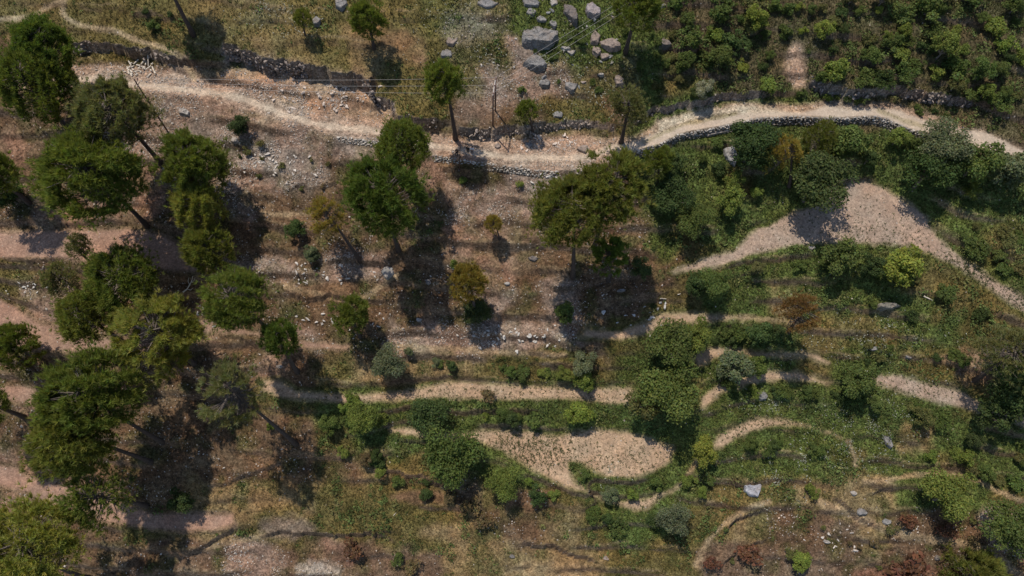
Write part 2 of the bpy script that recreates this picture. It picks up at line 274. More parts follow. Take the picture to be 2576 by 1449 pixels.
# ------------------------------------------------------------------ materials
def mat(name):
    m = bpy.data.materials.new(name); m.use_nodes = True; nt = m.node_tree
    return m, nt.nodes, nt.links, nt.nodes['Principled BSDF']
def N(nodes, t, **kw):
    n = nodes.new(t)
    for k, v in kw.items(): setattr(n, k, v)
    return n
def ramp(nodes, p0, c0, p1, c1):
    r = nodes.new('ShaderNodeValToRGB'); r.color_ramp.elements[0].position = p0; r.color_ramp.elements[0].color = (*c0, 1); r.color_ramp.elements[1].position = p1; r.color_ramp.elements[1].color = (*c1, 1); return r
def noise(nodes, links, vec, scale, detail=4, rough=.6):
    n = nodes.new('ShaderNodeTexNoise'); n.inputs['Scale'].default_value = scale; n.inputs['Detail'].default_value = detail; n.inputs['Roughness'].default_value = rough
    links.new(vec, n.inputs['Vector']); return n.outputs[0]
def mul(nodes, links, a, b, mode='MULTIPLY', f=1.):
    x = nodes.new('ShaderNodeMix'); x.data_type = 'RGBA'; x.blend_type = mode; x.inputs[0].default_value = f if isinstance(f, float) else 1
    if not isinstance(f, float): links.new(f, x.inputs[0])
    for s, i in ((a, 6), (b, 7)):
        if isinstance(s, tuple): x.inputs[i].default_value = (*s, 1)
        else: links.new(s, x.inputs[i])
    return x.outputs[2]
def g3(v): return (v, v, v)
def mathn(nodes, links, op, a, b):
    n = nodes.new('ShaderNodeMath'); n.operation = op
    for s, i in ((a, 0), (b, 1)):
        if isinstance(s, (int, float)): n.inputs[i].default_value = s
        else: links.new(s, n.inputs[i])
    return n.outputs[0]
def ground_mat():
    m, n, l, p = mat('hillside_ground'); p.inputs['Roughness'].default_value = .95; p.inputs['Specular IOR Level'].default_value = .1
    pos = N(n, 'ShaderNodeNewGeometry').outputs['Position']
    cov = N(n, 'ShaderNodeAttribute', attribute_name='cover').outputs['Color']; gr = N(n, 'ShaderNodeAttribute', attribute_name='ground').outputs['Color']
    sep = n.new('ShaderNodeSeparateColor'); l.new(gr, sep.inputs[0])
    big = ramp(n, .3, g3(.6), .7, g3(1.32)); l.new(noise(n, l, pos, .45, 5, .65), big.inputs[0])
    hue = ramp(n, .35, (1.10, .97, .86), .65, (.92, 1.02, 1.03)); l.new(noise(n, l, pos, .21, 4), hue.inputs[0])
    det = mul(n, l, big.outputs[0], hue.outputs[0])
    fine = ramp(n, .33, g3(.32), .68, g3(1.6)); l.new(noise(n, l, pos, 2.1, 8, .82), fine.inputs[0]); det = mul(n, l, det, fine.outputs[0])
    v2 = n.new('ShaderNodeTexVoronoi'); v2.inputs['Scale'].default_value = 5.5; l.new(pos, v2.inputs['Vector']); s2 = n.new('ShaderNodeSeparateColor'); l.new(v2.outputs['Color'], s2.inputs[0]); g2 = ramp(n, 0, g3(.62), 1, g3(1.42)); l.new(s2.outputs[0], g2.inputs[0]); det = mul(n, l, det, g2.outputs[0])
    det = mul(n, l, det, (1., 1., 1.), 'MIX', mathn(n, l, 'MULTIPLY', sep.outputs[2], .72)); c1 = mul(n, l, cov, det)
    # loose pebbles: only where the ground is stony
    vo = n.new('ShaderNodeTexVoronoi'); vo.inputs['Scale'].default_value = 3.0; vo.inputs['Randomness'].default_value = 1; wn_ = n.new('ShaderNodeTexNoise'); wn_.inputs['Scale'].default_value = 3.5; wn_.inputs['Detail'].default_value = 2; l.new(pos, wn_.inputs['Vector']); va = n.new('ShaderNodeVectorMath'); va.operation = 'MULTIPLY_ADD'; l.new(wn_.outputs['Color'], va.inputs[0]); va.inputs[1].default_value = (.35, .35, .35); l.new(pos, va.inputs[2]); l.new(va.outputs[0], vo.inputs['Vector'])
    sc = n.new('ShaderNodeSeparateColor'); l.new(vo.outputs['Color'], sc.inputs[0])
    pick = mathn(n, l, 'LESS_THAN', sc.outputs[0], mathn(n, l, 'MULTIPLY', sep.outputs[0], .32))
    sz = mathn(n, l, 'MULTIPLY_ADD', sc.outputs[1], .24); n[sz.node.name].inputs[2].default_value = .10
    dot = mathn(n, l, 'LESS_THAN', vo.outputs['Distance'], sz); peb = mathn(n, l, 'MULTIPLY', pick, dot)
    pc = ramp(n, 0, (.2, .155, .12), 1, (.55, .46, .37)); l.new(sc.outputs[2], pc.inputs[0])
    c2 = mul(n, l, c1, pc.outputs[0], 'MIX', peb); l.new(c2, p.inputs['Base Color'])
    h = mathn(n, l, 'ADD', mathn(n, l, 'MULTIPLY', noise(n, l, pos, 5, 6, .7), 1.), mathn(n, l, 'MULTIPLY', peb, .25))
    b = n.new('ShaderNodeBump'); b.inputs['Strength'].default_value = .8; b.inputs['Distance'].default_value = .16; l.new(h, b.inputs['Height']); l.new(b.outputs[0], p.inputs['Normal'])
    return m
def foliage_mat(name, trans=.35):
    m, n, l, p = mat(name); p.inputs['Roughness'].default_value = .7; p.inputs['Specular IOR Level'].default_value = .08
    oc = N(n, 'ShaderNodeObjectInfo').outputs['Color']; t = N(n, 'ShaderNodeAttribute', attribute_name='tint').outputs['Color']
    c1 = mul(n, l, oc, t); l.new(c1, p.inputs['Base Color'])
    tr = n.new('ShaderNodeBsdfTranslucent'); c2 = mul(n, l, c1, (1.25, 1.3, .6)); l.new(c2, tr.inputs[0])
    ms = n.new('ShaderNodeMixShader'); ms.inputs[0].default_value = trans; l.new(p.outputs[0], ms.inputs[1]); l.new(tr.outputs[0], ms.inputs[2]); l.new(ms.outputs[0], n['Material Output'].inputs[0])
    return m
def tint_mat(name, rough=.9, trans=0):
    m, n, l, p = mat(name); p.inputs['Roughness'].default_value = rough; p.inputs['Specular IOR Level'].default_value = .15
    t = N(n, 'ShaderNodeAttribute', attribute_name='tint').outputs['Color']; l.new(t, p.inputs['Base Color'])
    if trans:
        tr = n.new('ShaderNodeBsdfTranslucent'); l.new(t, tr.inputs[0]); ms = n.new('ShaderNodeMixShader'); ms.inputs[0].default_value = trans
        l.new(p.outputs[0], ms.inputs[1]); l.new(tr.outputs[0], ms.inputs[2]); l.new(ms.outputs[0], n['Material Output'].inputs[0])
    return m
def plain_mat(name, c, var=.35, scale=3., rough=.85, bump=.3, objcol=False, metal=0., stretch=(1, 1, 1)):
    m, n, l, p = mat(name); p.inputs['Roughness'].default_value = rough; p.inputs['Metallic'].default_value = metal
    tc = N(n, 'ShaderNodeTexCoord').outputs['Object']; mp = n.new('ShaderNodeMapping'); mp.inputs['Scale'].default_value = stretch; l.new(tc, mp.inputs[0])
    base = N(n, 'ShaderNodeObjectInfo').outputs['Color'] if objcol else c
    f = noise(n, l, mp.outputs[0], scale, 6, .7); r = ramp(n, .3, g3(1 - var), .7, g3(1 + var)); l.new(f, r.inputs[0]); l.new(mul(n, l, base, r.outputs[0]), p.inputs['Base Color'])
    if bump:
        b = n.new('ShaderNodeBump'); b.inputs['Strength'].default_value = bump; b.inputs['Distance'].default_value = .1; l.new(f, b.inputs['Height']); l.new(b.outputs[0], p.inputs['Normal'])
    return m
def rock_mat():
    m, n, l, p = mat('weathered_rock'); p.inputs['Roughness'].default_value = .9; p.inputs['Specular IOR Level'].default_value = .2
    pos = N(n, 'ShaderNodeNewGeometry').outputs['Position']; oc = N(n, 'ShaderNodeObjectInfo').outputs['Color']
    r = ramp(n, .32, g3(.5), .7, g3(1.35)); l.new(noise(n, l, pos, 1.6, 7, .7), r.inputs[0]); c1 = mul(n, l, oc, r.outputs[0])
    li = ramp(n, .52, g3(0), .62, g3(1)); l.new(noise(n, l, pos, 3.1, 5, .6), li.inputs[0]); c2 = mul(n, l, c1, (.10, .085, .075), 'MIX', mathn(n, l, 'MULTIPLY', li.outputs[0], .55))
    st = ramp(n, .45, g3(0), .65, g3(1)); l.new(noise(n, l, pos, .8, 5, .7), st.inputs[0]); c2 = mul(n, l, c2, (.22, .15, .10), 'MIX', mathn(n, l, 'MULTIPLY', st.outputs[0], .5)); l.new(c2, p.inputs['Base Color'])
    w = n.new('ShaderNodeTexVoronoi'); w.feature = 'DISTANCE_TO_EDGE'; w.inputs['Scale'].default_value = .9; l.new(pos, w.inputs['Vector'])
    cr = ramp(n, 0, g3(0), .06, g3(1)); l.new(w.outputs[0], cr.inputs[0])
    h = mathn(n, l, 'ADD', noise(n, l, pos, 4, 7, .75), mathn(n, l, 'MULTIPLY', cr.outputs[0], .5))
    b = n.new('ShaderNodeBump'); b.inputs['Strength'].default_value = .9; b.inputs['Distance'].default_value = .14; l.new(h, b.inputs['Height']); l.new(b.outputs[0], p.inputs['Normal'])
    return m
M_G = ground_mat(); M_NEED = foliage_mat('pine_needles', .4); M_LEAF = foliage_mat('broad_leaves', .35); M_BARK = plain_mat('pine_bark', (.075, .052, .04), .5, 6, .95, .6, stretch=(1, 1, .3))
M_TWIG = plain_mat('twig_bark', (.16, .125, .10), .3, 6, .95, 0); M_ROCK = rock_mat(); M_STONE = tint_mat('loose_stone'); M_GRASS = tint_mat('grass_blades', .8, .3)
M_LOG = plain_mat('peeled_wood', (.58, .50, .40), .3, 5, .8, .2, stretch=(1, 1, .2)); M_POLE = plain_mat('rusty_steel', (.10, .055, .042), .35, 5, .7, .2); M_WIRE = plain_mat('aluminium_wire', (.5, .45, .40), .1, 3, .5, 0)
M_PORC = plain_mat('porcelain', (.35, .2, .16), .1, 3, .3, 0); M_SKIN = plain_mat('skin', (.30, .17, .11), .1, 4, .6, 0)
def cloth(name, c): return plain_mat(name, c, .2, 12, .9, .2)
# ------------------------------------------------------------------ the ground: hillside, fields, road and paths cut from one sheet
ex = np.array([4, 10, 22, 45, 90, 180, 350, 600.])
xs = np.concatenate([GX0 - ex[::-1], np.linspace(GX0, GX1, NXg), GX1 + ex]); ys = np.concatenate([GY0 - ex[::-1], np.linspace(GY0, GY1, NYg), GY1 + ex])
VX, VY = np.meshgrid(xs, ys); VZ = hz(VX, VY); PU, PV = project(np.stack([VX, VY, VZ], -1))
WU = PU + 55 * fbm(VX / 5, VY / 5, 6, 71); WV = PV + 55 * fbm(VX / 5, VY / 5, 6, 75)       # ragged patch outlines
tab = np.array([[PAL[ch] for ch in row.ljust(32, row[-1])[:32]] for row in MAP])
def lookup(u, v):
    a = np.clip(u / 80.5 - .5, 0, 30.999); b = np.clip(v / 80.5 - .5, 0, 16.999); i = a.astype(int); j = b.astype(int); fa = (a - i)[..., None]; fb = (b - j)[..., None]
    fa = np.clip((fa - .5) * 3 + .5, 0, 1); fb = np.clip((fb - .5) * 3 + .5, 0, 1)
    return (tab[j, i] * (1 - fa) + tab[j, i + 1] * fa) * (1 - fb) + (tab[j + 1, i] * (1 - fa) + tab[j + 1, i + 1] * fa) * fb
A = lookup(WU, WV); COVER = A[..., :3].copy(); STONY = A[..., 3].copy(); GRASSY = A[..., 4].copy(); FIELDM = np.zeros_like(STONY); SMOOTH = np.zeros_like(STONY)
# grass breaks up into patches over the soil colours around it
pat = np.clip(fbm(VX / 2.3, VY / 2.3, 4, 81) * 2.2 + .1, -1, 1)[..., None] * (1 - np.abs(GRASSY[..., None] - .45) * 1.2).clip(0, 1)
COVER = np.where(pat > 0, COVER * (1 - .6 * pat) + np.array([.085, .092, .03]) * .6 * pat, COVER * (1 + .28 * pat) - np.array([.22, .155, .09]) * .28 * pat)
GRASSY = np.clip(GRASSY + .35 * pat[..., 0], 0, 1)
def paint(mask, col=None, stony=None, grass=None, field=None, smooth=None):
    m = np.clip(mask, 0, 1)
    if col is not None: COVER[...] = COVER * (1 - m[..., None]) + np.array(col) * m[..., None]
    for arr, v in ((STONY, stony), (GRASSY, grass), (FIELDM, field), (SMOOTH, smooth)):
        if v is not None: arr[...] = arr * (1 - m) + v * m
def pxbox(pts, pad):
    a = np.array(pts, float); return (PU > a[:, 0].min() - pad) & (PU < a[:, 0].max() + pad) & (PV > a[:, 1].min() - pad) & (PV < a[:, 1].max() + pad)
def paint_line(pts, w, soft_, strength=1., **kw):
    b = pxbox(pts, w + soft_ + 10); m = np.zeros_like(STONY)
    dd, _ = linedist(PU[b], PV[b], np.array(pts, float)); dd = dd + 5 * fbm(VX[b] / 1.3, VY[b] / 1.3, 3, 91)
    m[b] = strength * np.clip((w + soft_ - dd) / soft_, 0, 1); paint(m, **kw)
def paint_poly(pts, soft_, strength=1., wob=6., **kw):
    b = pxbox(pts, soft_ + 12); m = np.zeros_like(STONY); cl = np.array(list(pts) + [pts[0]], float)
    dd, _ = linedist(PU[b], PV[b], cl); ins = inside(PU[b], PV[b], pts); sd = np.where(ins, dd, -dd) + wob * fbm(VX[b] / 1.2, VY[b] / 1.2, 3, 95)
    m[b] = strength * np.clip(sd / soft_ + .5, 0, 1); paint(m, **kw)
def blob(u, v, ru, rv, **kw):
    an = np.linspace(0, 2 * math.pi, 14)[:-1]; paint_poly([(u + ru * math.cos(q), v + rv * math.sin(q)) for q in an], max(8, min(ru, rv) * .8), wob=max(6, min(ru, rv) * .5), **kw)
paint_poly([(-40,-60),(1120,-60),(1130,60),(1060,150),(1070,290),(1000,285),(940,215),(880,182),(760,158),(600,112),(450,128),(300,108),(180,105),(100,60),(-40,60)], 40, .62, wob=30, col=(.165, .130, .048), stony=.06, grass=.65, smooth=.35); blob(925, 75, 65, 38, col=(.21, .12, .06), grass=.3, strength=.6); blob(1000, 105, 40, 25, col=(.22, .12, .06), grass=.3, strength=.6)
paint_poly([(570,175),(640,185),(720,190),(800,195),(850,215),(930,222),(940,260),(985,275),(1010,305),(960,312),(880,300),(780,275),(690,250),(600,225),(560,200)], 14, col=(.40, .26, .165), stony=.9, grass=0.)
blob(650, 220, 110, 22, col=(.25, .155, .11), stony=1., grass=.05, strength=.8); blob(840, 262, 90, 20, col=(.24, .14, .09), stony=1., grass=.05, strength=.7)
blob(680, 405, 110, 35, col=(.30, .22, .175), stony=1., grass=0., strength=.8); blob(1390, 470, 70, 30, col=(.30, .235, .19), stony=1., grass=0., strength=.75)
blob(1140, 470, 25, 12, col=(.3,.2,.14), strength=.5); blob(1300, 840, 130, 28, col=(.27, .21, .165), stony=1., grass=.05, strength=.7); blob(840, 690, 120, 18, col=(.25, .18, .14), stony=1., strength=.6)
blob(2005, 165, 26, 55, col=(.38, .255, .18), stony=.7, grass=0.); blob(1250, 350, 25, 25, col=(.40, .32, .25), stony=1., grass=0., strength=.8)
blob(1400, 360, 110, 18, col=(.33, .19, .12), stony=.9, grass=.1, strength=.8); blob(1190, 275, 60, 40, col=(.20, .145, .11), stony=1., grass=.15, strength=.7)
blob(720, 1330, 70, 30, col=(.20, .15, .12), stony=.3, grass=0., strength=.8); blob(530, 1312, 55, 24, col=(.36, .27, .21), stony=.6, grass=0.); blob(800, 1435, 60, 22, col=(.40, .34, .28), stony=1., grass=0., strength=.7)
blob(1000, 1300, 120, 35, col=(.12, .10, .035), stony=.05, grass=.8, strength=.8); blob(1110, 1340, 60, 22, col=(.28, .19, .10), grass=.3, strength=.7); blob(1380, 1435, 110, 22, col=(.29, .20, .11), stony=.3, grass=.3, strength=.8)
blob(2510, 1295, 50, 25, col=(.38, .27, .2), stony=1., grass=0., strength=.8); blob(2260, 1440, 120, 20, col=(.22, .105, .07), strength=.7); blob(2100, 1330, 60, 20, col=(.2,.13,.09), strength=.5)
blob(2420, 905, 80, 14, col=(.27, .165, .10), grass=.2, strength=.8); blob(560, 40, 0 + 60, 22, col=(.2,.14,.06), strength=.3); blob(1060, 1250, 80, 18, col=(.14, .082, .058), grass=.1, strength=.7); blob(890, 1390, 70, 30, col=(.13, .07, .05), grass=.1, strength=.7)
blob(1290, 600, 70, 60, col=(.21, .125, .075), strength=.5, grass=.1); blob(700, 40, 80, 28, col=(.19, .16, .085), stony=.6, strength=.5, grass=.6); blob(1180, 70, 80, 40, col=(.2, .18, .13), stony=1., strength=.6, grass=.5)
paint_poly(ROADP, 14, .85, col=(.36, .25, .185), stony=1., grass=.15)
paint_line(TRACK, 4, 7, .9, col=(.50, .39, .29), stony=.25, grass=0., smooth=.7); paint_poly(DUST, 8, col=(.475, .375, .285), stony=.12, grass=0., wob=4, smooth=1.)
paint_poly([(1655,306),(1720,290),(1790,272),(1860,266),(1935,272),(2010,284),(2000,290),(1850,284),(1750,302),(1660,328)], 10, .8, col=(.50, .405, .30), stony=.5, grass=.1)
for p in ([(1620,357),(1720,312),(1850,287)], [(2210,277),(2270,302),(2320,318)]): paint_line(p, 3, 5, .55, col=(.24, .2, .1), grass=.6)
for i, (p, a, key, _) in enumerate(FIELDS):
    paint_poly(p, 7, wob=9, col=FCOL[key], stony=.3, grass=.02, field=1., smooth=.62)
    paint_line(list(p) + [p[0]], 4, 7, .5, col=(.10, .115, .03) if key != 'R' else (.13, .10, .05), grass=.9)
for i, p in enumerate(PATHS): paint_line(p, 4 if i != 5 else 8, 6, .8, col=(.40, .30, .19) if i < 2 else (.30, .215, .13), stony=.3, grass=.05)
def samp(arr, x, y):
    fx = np.clip((x - GX0) / RES, 0, NXg - 1.001); fy = np.clip((y - GY0) / RES, 0, NYg - 1.001); ix = fx.astype(int); iy = fy.astype(int); fx = fx - ix; fy = fy - iy
    return (arr[iy, ix] * (1 - fx) + arr[iy, ix + 1] * fx) * (1 - fy) + (arr[iy + 1, ix] * (1 - fx) + arr[iy + 1, ix + 1] * fx) * fy
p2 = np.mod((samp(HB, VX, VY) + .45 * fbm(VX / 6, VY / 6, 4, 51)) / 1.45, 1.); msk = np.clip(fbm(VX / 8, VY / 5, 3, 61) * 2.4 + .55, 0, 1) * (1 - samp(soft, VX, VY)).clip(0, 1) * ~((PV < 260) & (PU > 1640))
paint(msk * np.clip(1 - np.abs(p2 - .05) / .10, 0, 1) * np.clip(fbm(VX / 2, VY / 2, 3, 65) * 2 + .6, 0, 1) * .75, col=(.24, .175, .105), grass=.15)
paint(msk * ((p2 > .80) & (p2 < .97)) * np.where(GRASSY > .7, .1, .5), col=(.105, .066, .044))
# bare faces of cuts and banks
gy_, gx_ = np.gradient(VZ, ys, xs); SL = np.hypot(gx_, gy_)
band = np.zeros_like(STONY)
for cr, h1, toe, h0 in CREST: 
    pl = list(cr) + list(toe)[::-1]; b = pxbox(pl, 20); q = np.zeros_like(band); dd, _ = linedist(PU[b], PV[b], np.array(pl + [pl[0]], float)); q[b] = np.where(inside(PU[b], PV[b], pl), 1, np.clip(1 - dd / 10, 0, 1)); band = np.maximum(band, q)
paint(band * np.clip((SL - .8) * 1.5, 0, 1), col=(.24, .185, .15), stony=.5, grass=0.)
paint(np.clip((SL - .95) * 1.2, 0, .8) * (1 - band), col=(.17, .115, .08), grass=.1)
GID = np.zeros(VX.shape, int)                                       # 0 hillside, 1.. fields, 50 road, 60 paths
GID = GID[:-1, :-1]; fu = (PU[:-1, :-1] + PU[1:, 1:]) / 2; fv = (PV[:-1, :-1] + PV[1:, 1:]) / 2
for i, p in enumerate(PATHS):
    b = np.zeros(fu.shape, bool); a = np.array(p, float); bb = (fu > a[:, 0].min() - 9) & (fu < a[:, 0].max() + 9) & (fv > a[:, 1].min() - 9) & (fv < a[:, 1].max() + 9)
    dd, _ = linedist(fu[bb], fv[bb], a); b[bb] = dd < (6 if i != 5 else 11); GID[b] = 60 + i
GID[inside(fu, fv, ROADP)] = 50
for i, (p, *_r) in enumerate(FIELDS): GID[inside(fu, fv, p)] = 1 + i
core = (np.abs(VX[:-1, :-1]) < 89) & (VY[:-1, :-1] > -51) & (VY[:-1, :-1] < 53); GID[~core] = 0
nyv, nxv = VX.shape; VID = np.arange(nyv * nxv).reshape(nyv, nxv)
Q = np.stack([VID[:-1, :-1], VID[:-1, 1:], VID[1:, 1:], VID[1:, :-1]], -1)
PV3 = np.stack([VX, VY, VZ], -1).reshape(-1, 3); NRM = np.stack([-gx_, -gy_, np.ones_like(gx_)], -1).reshape(-1, 3); NRM /= np.linalg.norm(NRM, axis=1)[:, None]
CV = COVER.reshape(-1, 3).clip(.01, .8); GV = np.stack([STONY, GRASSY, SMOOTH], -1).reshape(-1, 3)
PATHLAB = ['pale footpath worn across the upper grass slope', 'winding footpath dropping from the upper grass to the road bench', 'narrow path above the round green tree on the lower slope', 'trodden edge path curving around the dry brown spur', 'short path stub beside the seedling field', 'wide worn path on the lowest dry terrace', 'short bare path in front of the yellowish sparse pine', 'thin path along the lower grass edge', 'faint trodden line above the upper shrub row', 'thin path leaving the tip of the arched field', 'faint stony track crossing the slope between pines']
def sheet(gid, name, label, cat):
    f = Q[GID == gid]
    if not len(f): return
    ids, inv = np.unique(f.ravel(), return_inverse=True); me = npmesh(name, PV3[ids], inv.reshape(-1, 4), [M_G], smooth=True)
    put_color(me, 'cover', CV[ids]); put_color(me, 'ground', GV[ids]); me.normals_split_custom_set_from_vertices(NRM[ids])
    tag(obj(name, me), label, cat, kind='structure')
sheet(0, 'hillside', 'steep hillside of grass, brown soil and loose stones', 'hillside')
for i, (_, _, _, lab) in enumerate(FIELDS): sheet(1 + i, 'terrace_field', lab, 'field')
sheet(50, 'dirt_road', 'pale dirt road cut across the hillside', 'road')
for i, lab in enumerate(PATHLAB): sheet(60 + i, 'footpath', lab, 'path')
# fast sampling tables for scattering
FLATG = GRASSY.ravel(); FLATS = STONY.ravel(); FU, FV = PU.ravel(), PV.ravel()
SEEN = ((FU > -90) & (FU < 2666) & (FV > -90) & (FV < 1540))
ONROAD = np.zeros(VX.shape, bool); ONROAD[:-1, :-1] = GID == 50; ONROAD = ONROAD.ravel()
def pick(weight, n):
    w = weight * SEEN; cs = np.cumsum(w); ids = np.searchsorted(cs, R.random(n) * cs[-1]); P = PV3[ids].copy(); P[:, :2] += R.uniform(-.125, .125, (n, 2)); P[:, 2] = hz(P[:, 0], P[:, 1]); return P, ids
def grass_mesh(P, col, h, nb=3, wid=.05, lean=.5, tone=.3):
    n = len(P); ang = R.uniform(0, 2 * math.pi, (n, nb)); off = R.normal(0, .06, (n, nb, 2)); hh = h[:, None] * R.uniform(.6, 1.2, (n, nb))
    b0 = np.concatenate([P[:, None, :2] + off, np.repeat(P[:, None, 2:], nb, 1) - .03], -1); d = np.stack([np.cos(ang), np.sin(ang)], -1)
    px = np.stack([-d[..., 1], d[..., 0]], -1) * wid * (hh[..., None] / .25).clip(.5, 2)
    v = np.stack([b0, b0, b0], 2); v[:, :, 0, :2] += px; v[:, :, 1, :2] -= px; v[:, :, 2, :2] += d * hh[..., None] * lean * R.uniform(.2, 1.4, (n, nb, 1)); v[:, :, 2, 2] += hh
    c = (col[:, None, :] * R.uniform(1 - tone, 1 + tone, (n, nb, 1))).clip(0, 1); c = np.repeat(c[:, :, None, :], 3, 2)
    V = v.reshape(-1, 3); return V, np.arange(len(V)).reshape(-1, 3), c.reshape(-1, 3)
P, ids = pick(np.clip(FLATG - .03, 0, 1), 190000)
base = CV[ids]; gcol = base * .8 + np.array([.10, .125, .03]) * .5 * np.clip(FLATG[ids] - .25, 0, 1)[:, None]; dry = R.random(len(P)) < .25; gcol[dry] = gcol[dry] * .5 + np.array([.2, .145, .07]) * .6
V, T, C = grass_mesh(P, gcol, R.uniform(.12, .34, len(P)) * (.6 + .6 * FLATG[ids]))
tag(obj('grass', npmesh('grass', V, T, [M_GRASS], tint=C)), 'short grass and weeds growing over the slope', 'grass', kind='stuff')
# leafy ground cover on the green banks
def leaf_cloud(P, rad, per, size, col, flat=.7, tone=.35):
    n = len(P); d = R.normal(0, 1, (n, per, 3)); d /= np.linalg.norm(d, axis=2)[..., None]; d[..., 2] = np.abs(d[..., 2]) * flat
    c = P[:, None, :] + d * rad[:, None, None] * R.uniform(.35, 1., (n, per, 1)); nr = d + R.normal(0, .5, d.shape) + [0, 0, .6]; nr /= np.linalg.norm(nr, axis=2)[..., None]
    a = np.cross(nr, R.normal(0, 1, nr.shape)); a /= np.linalg.norm(a, axis=2)[..., None] + 1e-9; b = np.cross(nr, a); s = size * R.uniform(.6, 1.4, (n, per, 1))
    v = np.stack([c - a * s, c + b * s * .55, c + a * s, c - b * s * .55], 2); cc = (col[:, None, :] * R.uniform(1 - tone, 1 + tone, (n, per, 1))); cc = np.repeat(cc[:, :, None, :], 4, 2)
    V = v.reshape(-1, 3); q = np.arange(len(V)).reshape(-1, 4); return V, q, cc.reshape(-1, 3)
wgt = np.clip(FLATG - .55, 0, 1) * np.clip(fbm(VX / 2.5, VY / 2.5, 3, 101) * 2 + .55, 0, 1).ravel()
for nm, cnt, r0, r1, per, sz, lab in (('ground_cover', 7000, .18, .5, 10, .11, 'low leafy weeds covering the green terrace banks'), ('undergrowth', 1300, .45, 1.25, 28, .16, 'tangled leafy undergrowth between the shrubs')):
    P, ids = pick(wgt * (1 if nm == 'ground_cover' else (FIELDM.ravel() < .05) * np.clip(fbm(VX / 4, VY / 4, 3, 103) * 2.5 + .35, 0, 1).ravel() * np.where((FU > 1640) | (FV > 900), 1, .25)), cnt); gc = np.array([[.105, .138, .040]]) * R.uniform(.55, 1.5, (len(P), 1)); od = R.random(len(P)) < .28; gc[od] = gc[od] * [1.35, 1.0, 1.2]
    V, T, C = leaf_cloud(P, R.uniform(r0, r1, len(P)), per, sz, gc)
    tag(obj(nm, npmesh(nm, V, T, [M_GRASS], tint=C.clip(.005, 1))), lab, 'weeds', kind='stuff')
# white flowering plants
wf = np.zeros(len(FU))
for (u, v, a, b) in ((690, 45, 90, 40), (1170, 70, 90, 60), (520, 240, 50, 14), (1350, 170, 120, 90), (1390, 470, 70, 40), (2200, 1060, 120, 40), (2220, 870, 120, 60), (1950, 1010, 60, 30), (2090, 1150, 120, 40), (1520, 240, 60, 40), (1960, 1200, 80, 60), (1490, 1200, 60, 25)): wf = np.maximum(wf, np.exp(-((FU - u) / a) ** 2 - ((FV - v) / b) ** 2))
P, ids = pick(wf * np.clip(fbm(VX / 1.6, VY / 1.6, 3, 107) * 2 + .3, 0, 1).ravel(), 1900); P[:, 2] += .15
V, T, C = leaf_cloud(P, R.uniform(.05, .22, len(P)), 4, .06, np.array([[.62, .62, .5]]) * R.uniform(.6, 1.1, (len(P), 1)))
tag(obj('white_flowers', npmesh('white_flowers', V, T, [M_GRASS], tint=C.clip(0, .85))), 'tiny pale flowering plants dotted through the grass', 'flowers', kind='stuff')
# seedlings on the fields
sd = np.zeros(len(FU)); FIN = FIELDM.ravel() > .8
for (u, v, a, b, s_) in ((1330, 1130, 130, 60, 1.6), (1560, 1160, 120, 40, .7), (1250, 990, 400, 30, .5), (2440, 690, 110, 60, 1.8), (2200, 590, 130, 25, .6), (2100, 560, 300, 80, .15), (1950, 1075, 160, 40, .9), (2330, 980, 120, 30, .5), (1620, 1265, 60, 20, .5), (2560, 770, 60, 50, 1.5)): sd = np.maximum(sd, s_ * np.exp(-((FU - u) / a) ** 2 - ((FV - v) / b) ** 2))
P, ids = pick(sd * FIN * np.clip(np.sin(VX.ravel() * 7 + VY.ravel() * 2 + 5 * fbm(VX / 4, VY / 4, 3, 5).ravel()) + .9, .2, 1), 4200)
V, T, C = grass_mesh(P, np.array([[.075, .095, .03]]) * R.uniform(.6, 1.3, (len(P), 1)), R.uniform(.1, .3, len(P)), 4, .045, .9)
tag(obj('seedlings', npmesh('seedlings', V, T, [M_GRASS], tint=C.clip(0, 1))), 'young green seedlings sprouting on the tan fields', 'seedlings', kind='stuff')
# weeds and rubble along the road edges and track middle
# ------------------------------------------------------------------ stones
def hull(seed, n=13, flat=.6):
    rr = np.random.default_rng(seed); p = rr.normal(0, 1, (n, 3)); p /= np.linalg.norm(p, axis=1)[:, None]; p *= rr.uniform(.75, 1., (n, 1)); p *= [1, rr.uniform(.6, .9), flat]
    bm = bmesh.new(); [bm.verts.new(q) for q in p]; bmesh.ops.convex_hull(bm, input=bm.verts[:]); bmesh.ops.triangulate(bm, faces=bm.faces[:])
    for v in [v for v in bm.verts if not v.link_faces]: bm.verts.remove(v)
    bm.verts.index_update(); V = np.array([v.co[:] for v in bm.verts]); T = np.array([[v.index for v in f.verts] for f in bm.faces]); bm.free(); return V, T
HULLS = [hull(i, 11 + i % 4, .45 + .1 * (i % 4)) for i in range(10)]
def rot3(rr, n):
    q = rr.normal(0, 1, (n, 4)); q[:, 0] += 1.2; q /= np.linalg.norm(q, axis=1)[:, None]; w, x, y, z = q.T
    return np.stack([np.stack([1 - 2 * (y * y + z * z), 2 * (x * y - z * w), 2 * (x * z + y * w)], -1), np.stack([2 * (x * y + z * w), 1 - 2 * (x * x + z * z), 2 * (y * z - x * w)], -1), np.stack([2 * (x * z - y * w), 2 * (y * z + x * w), 1 - 2 * (x * x + y * y)], -1)], 1)
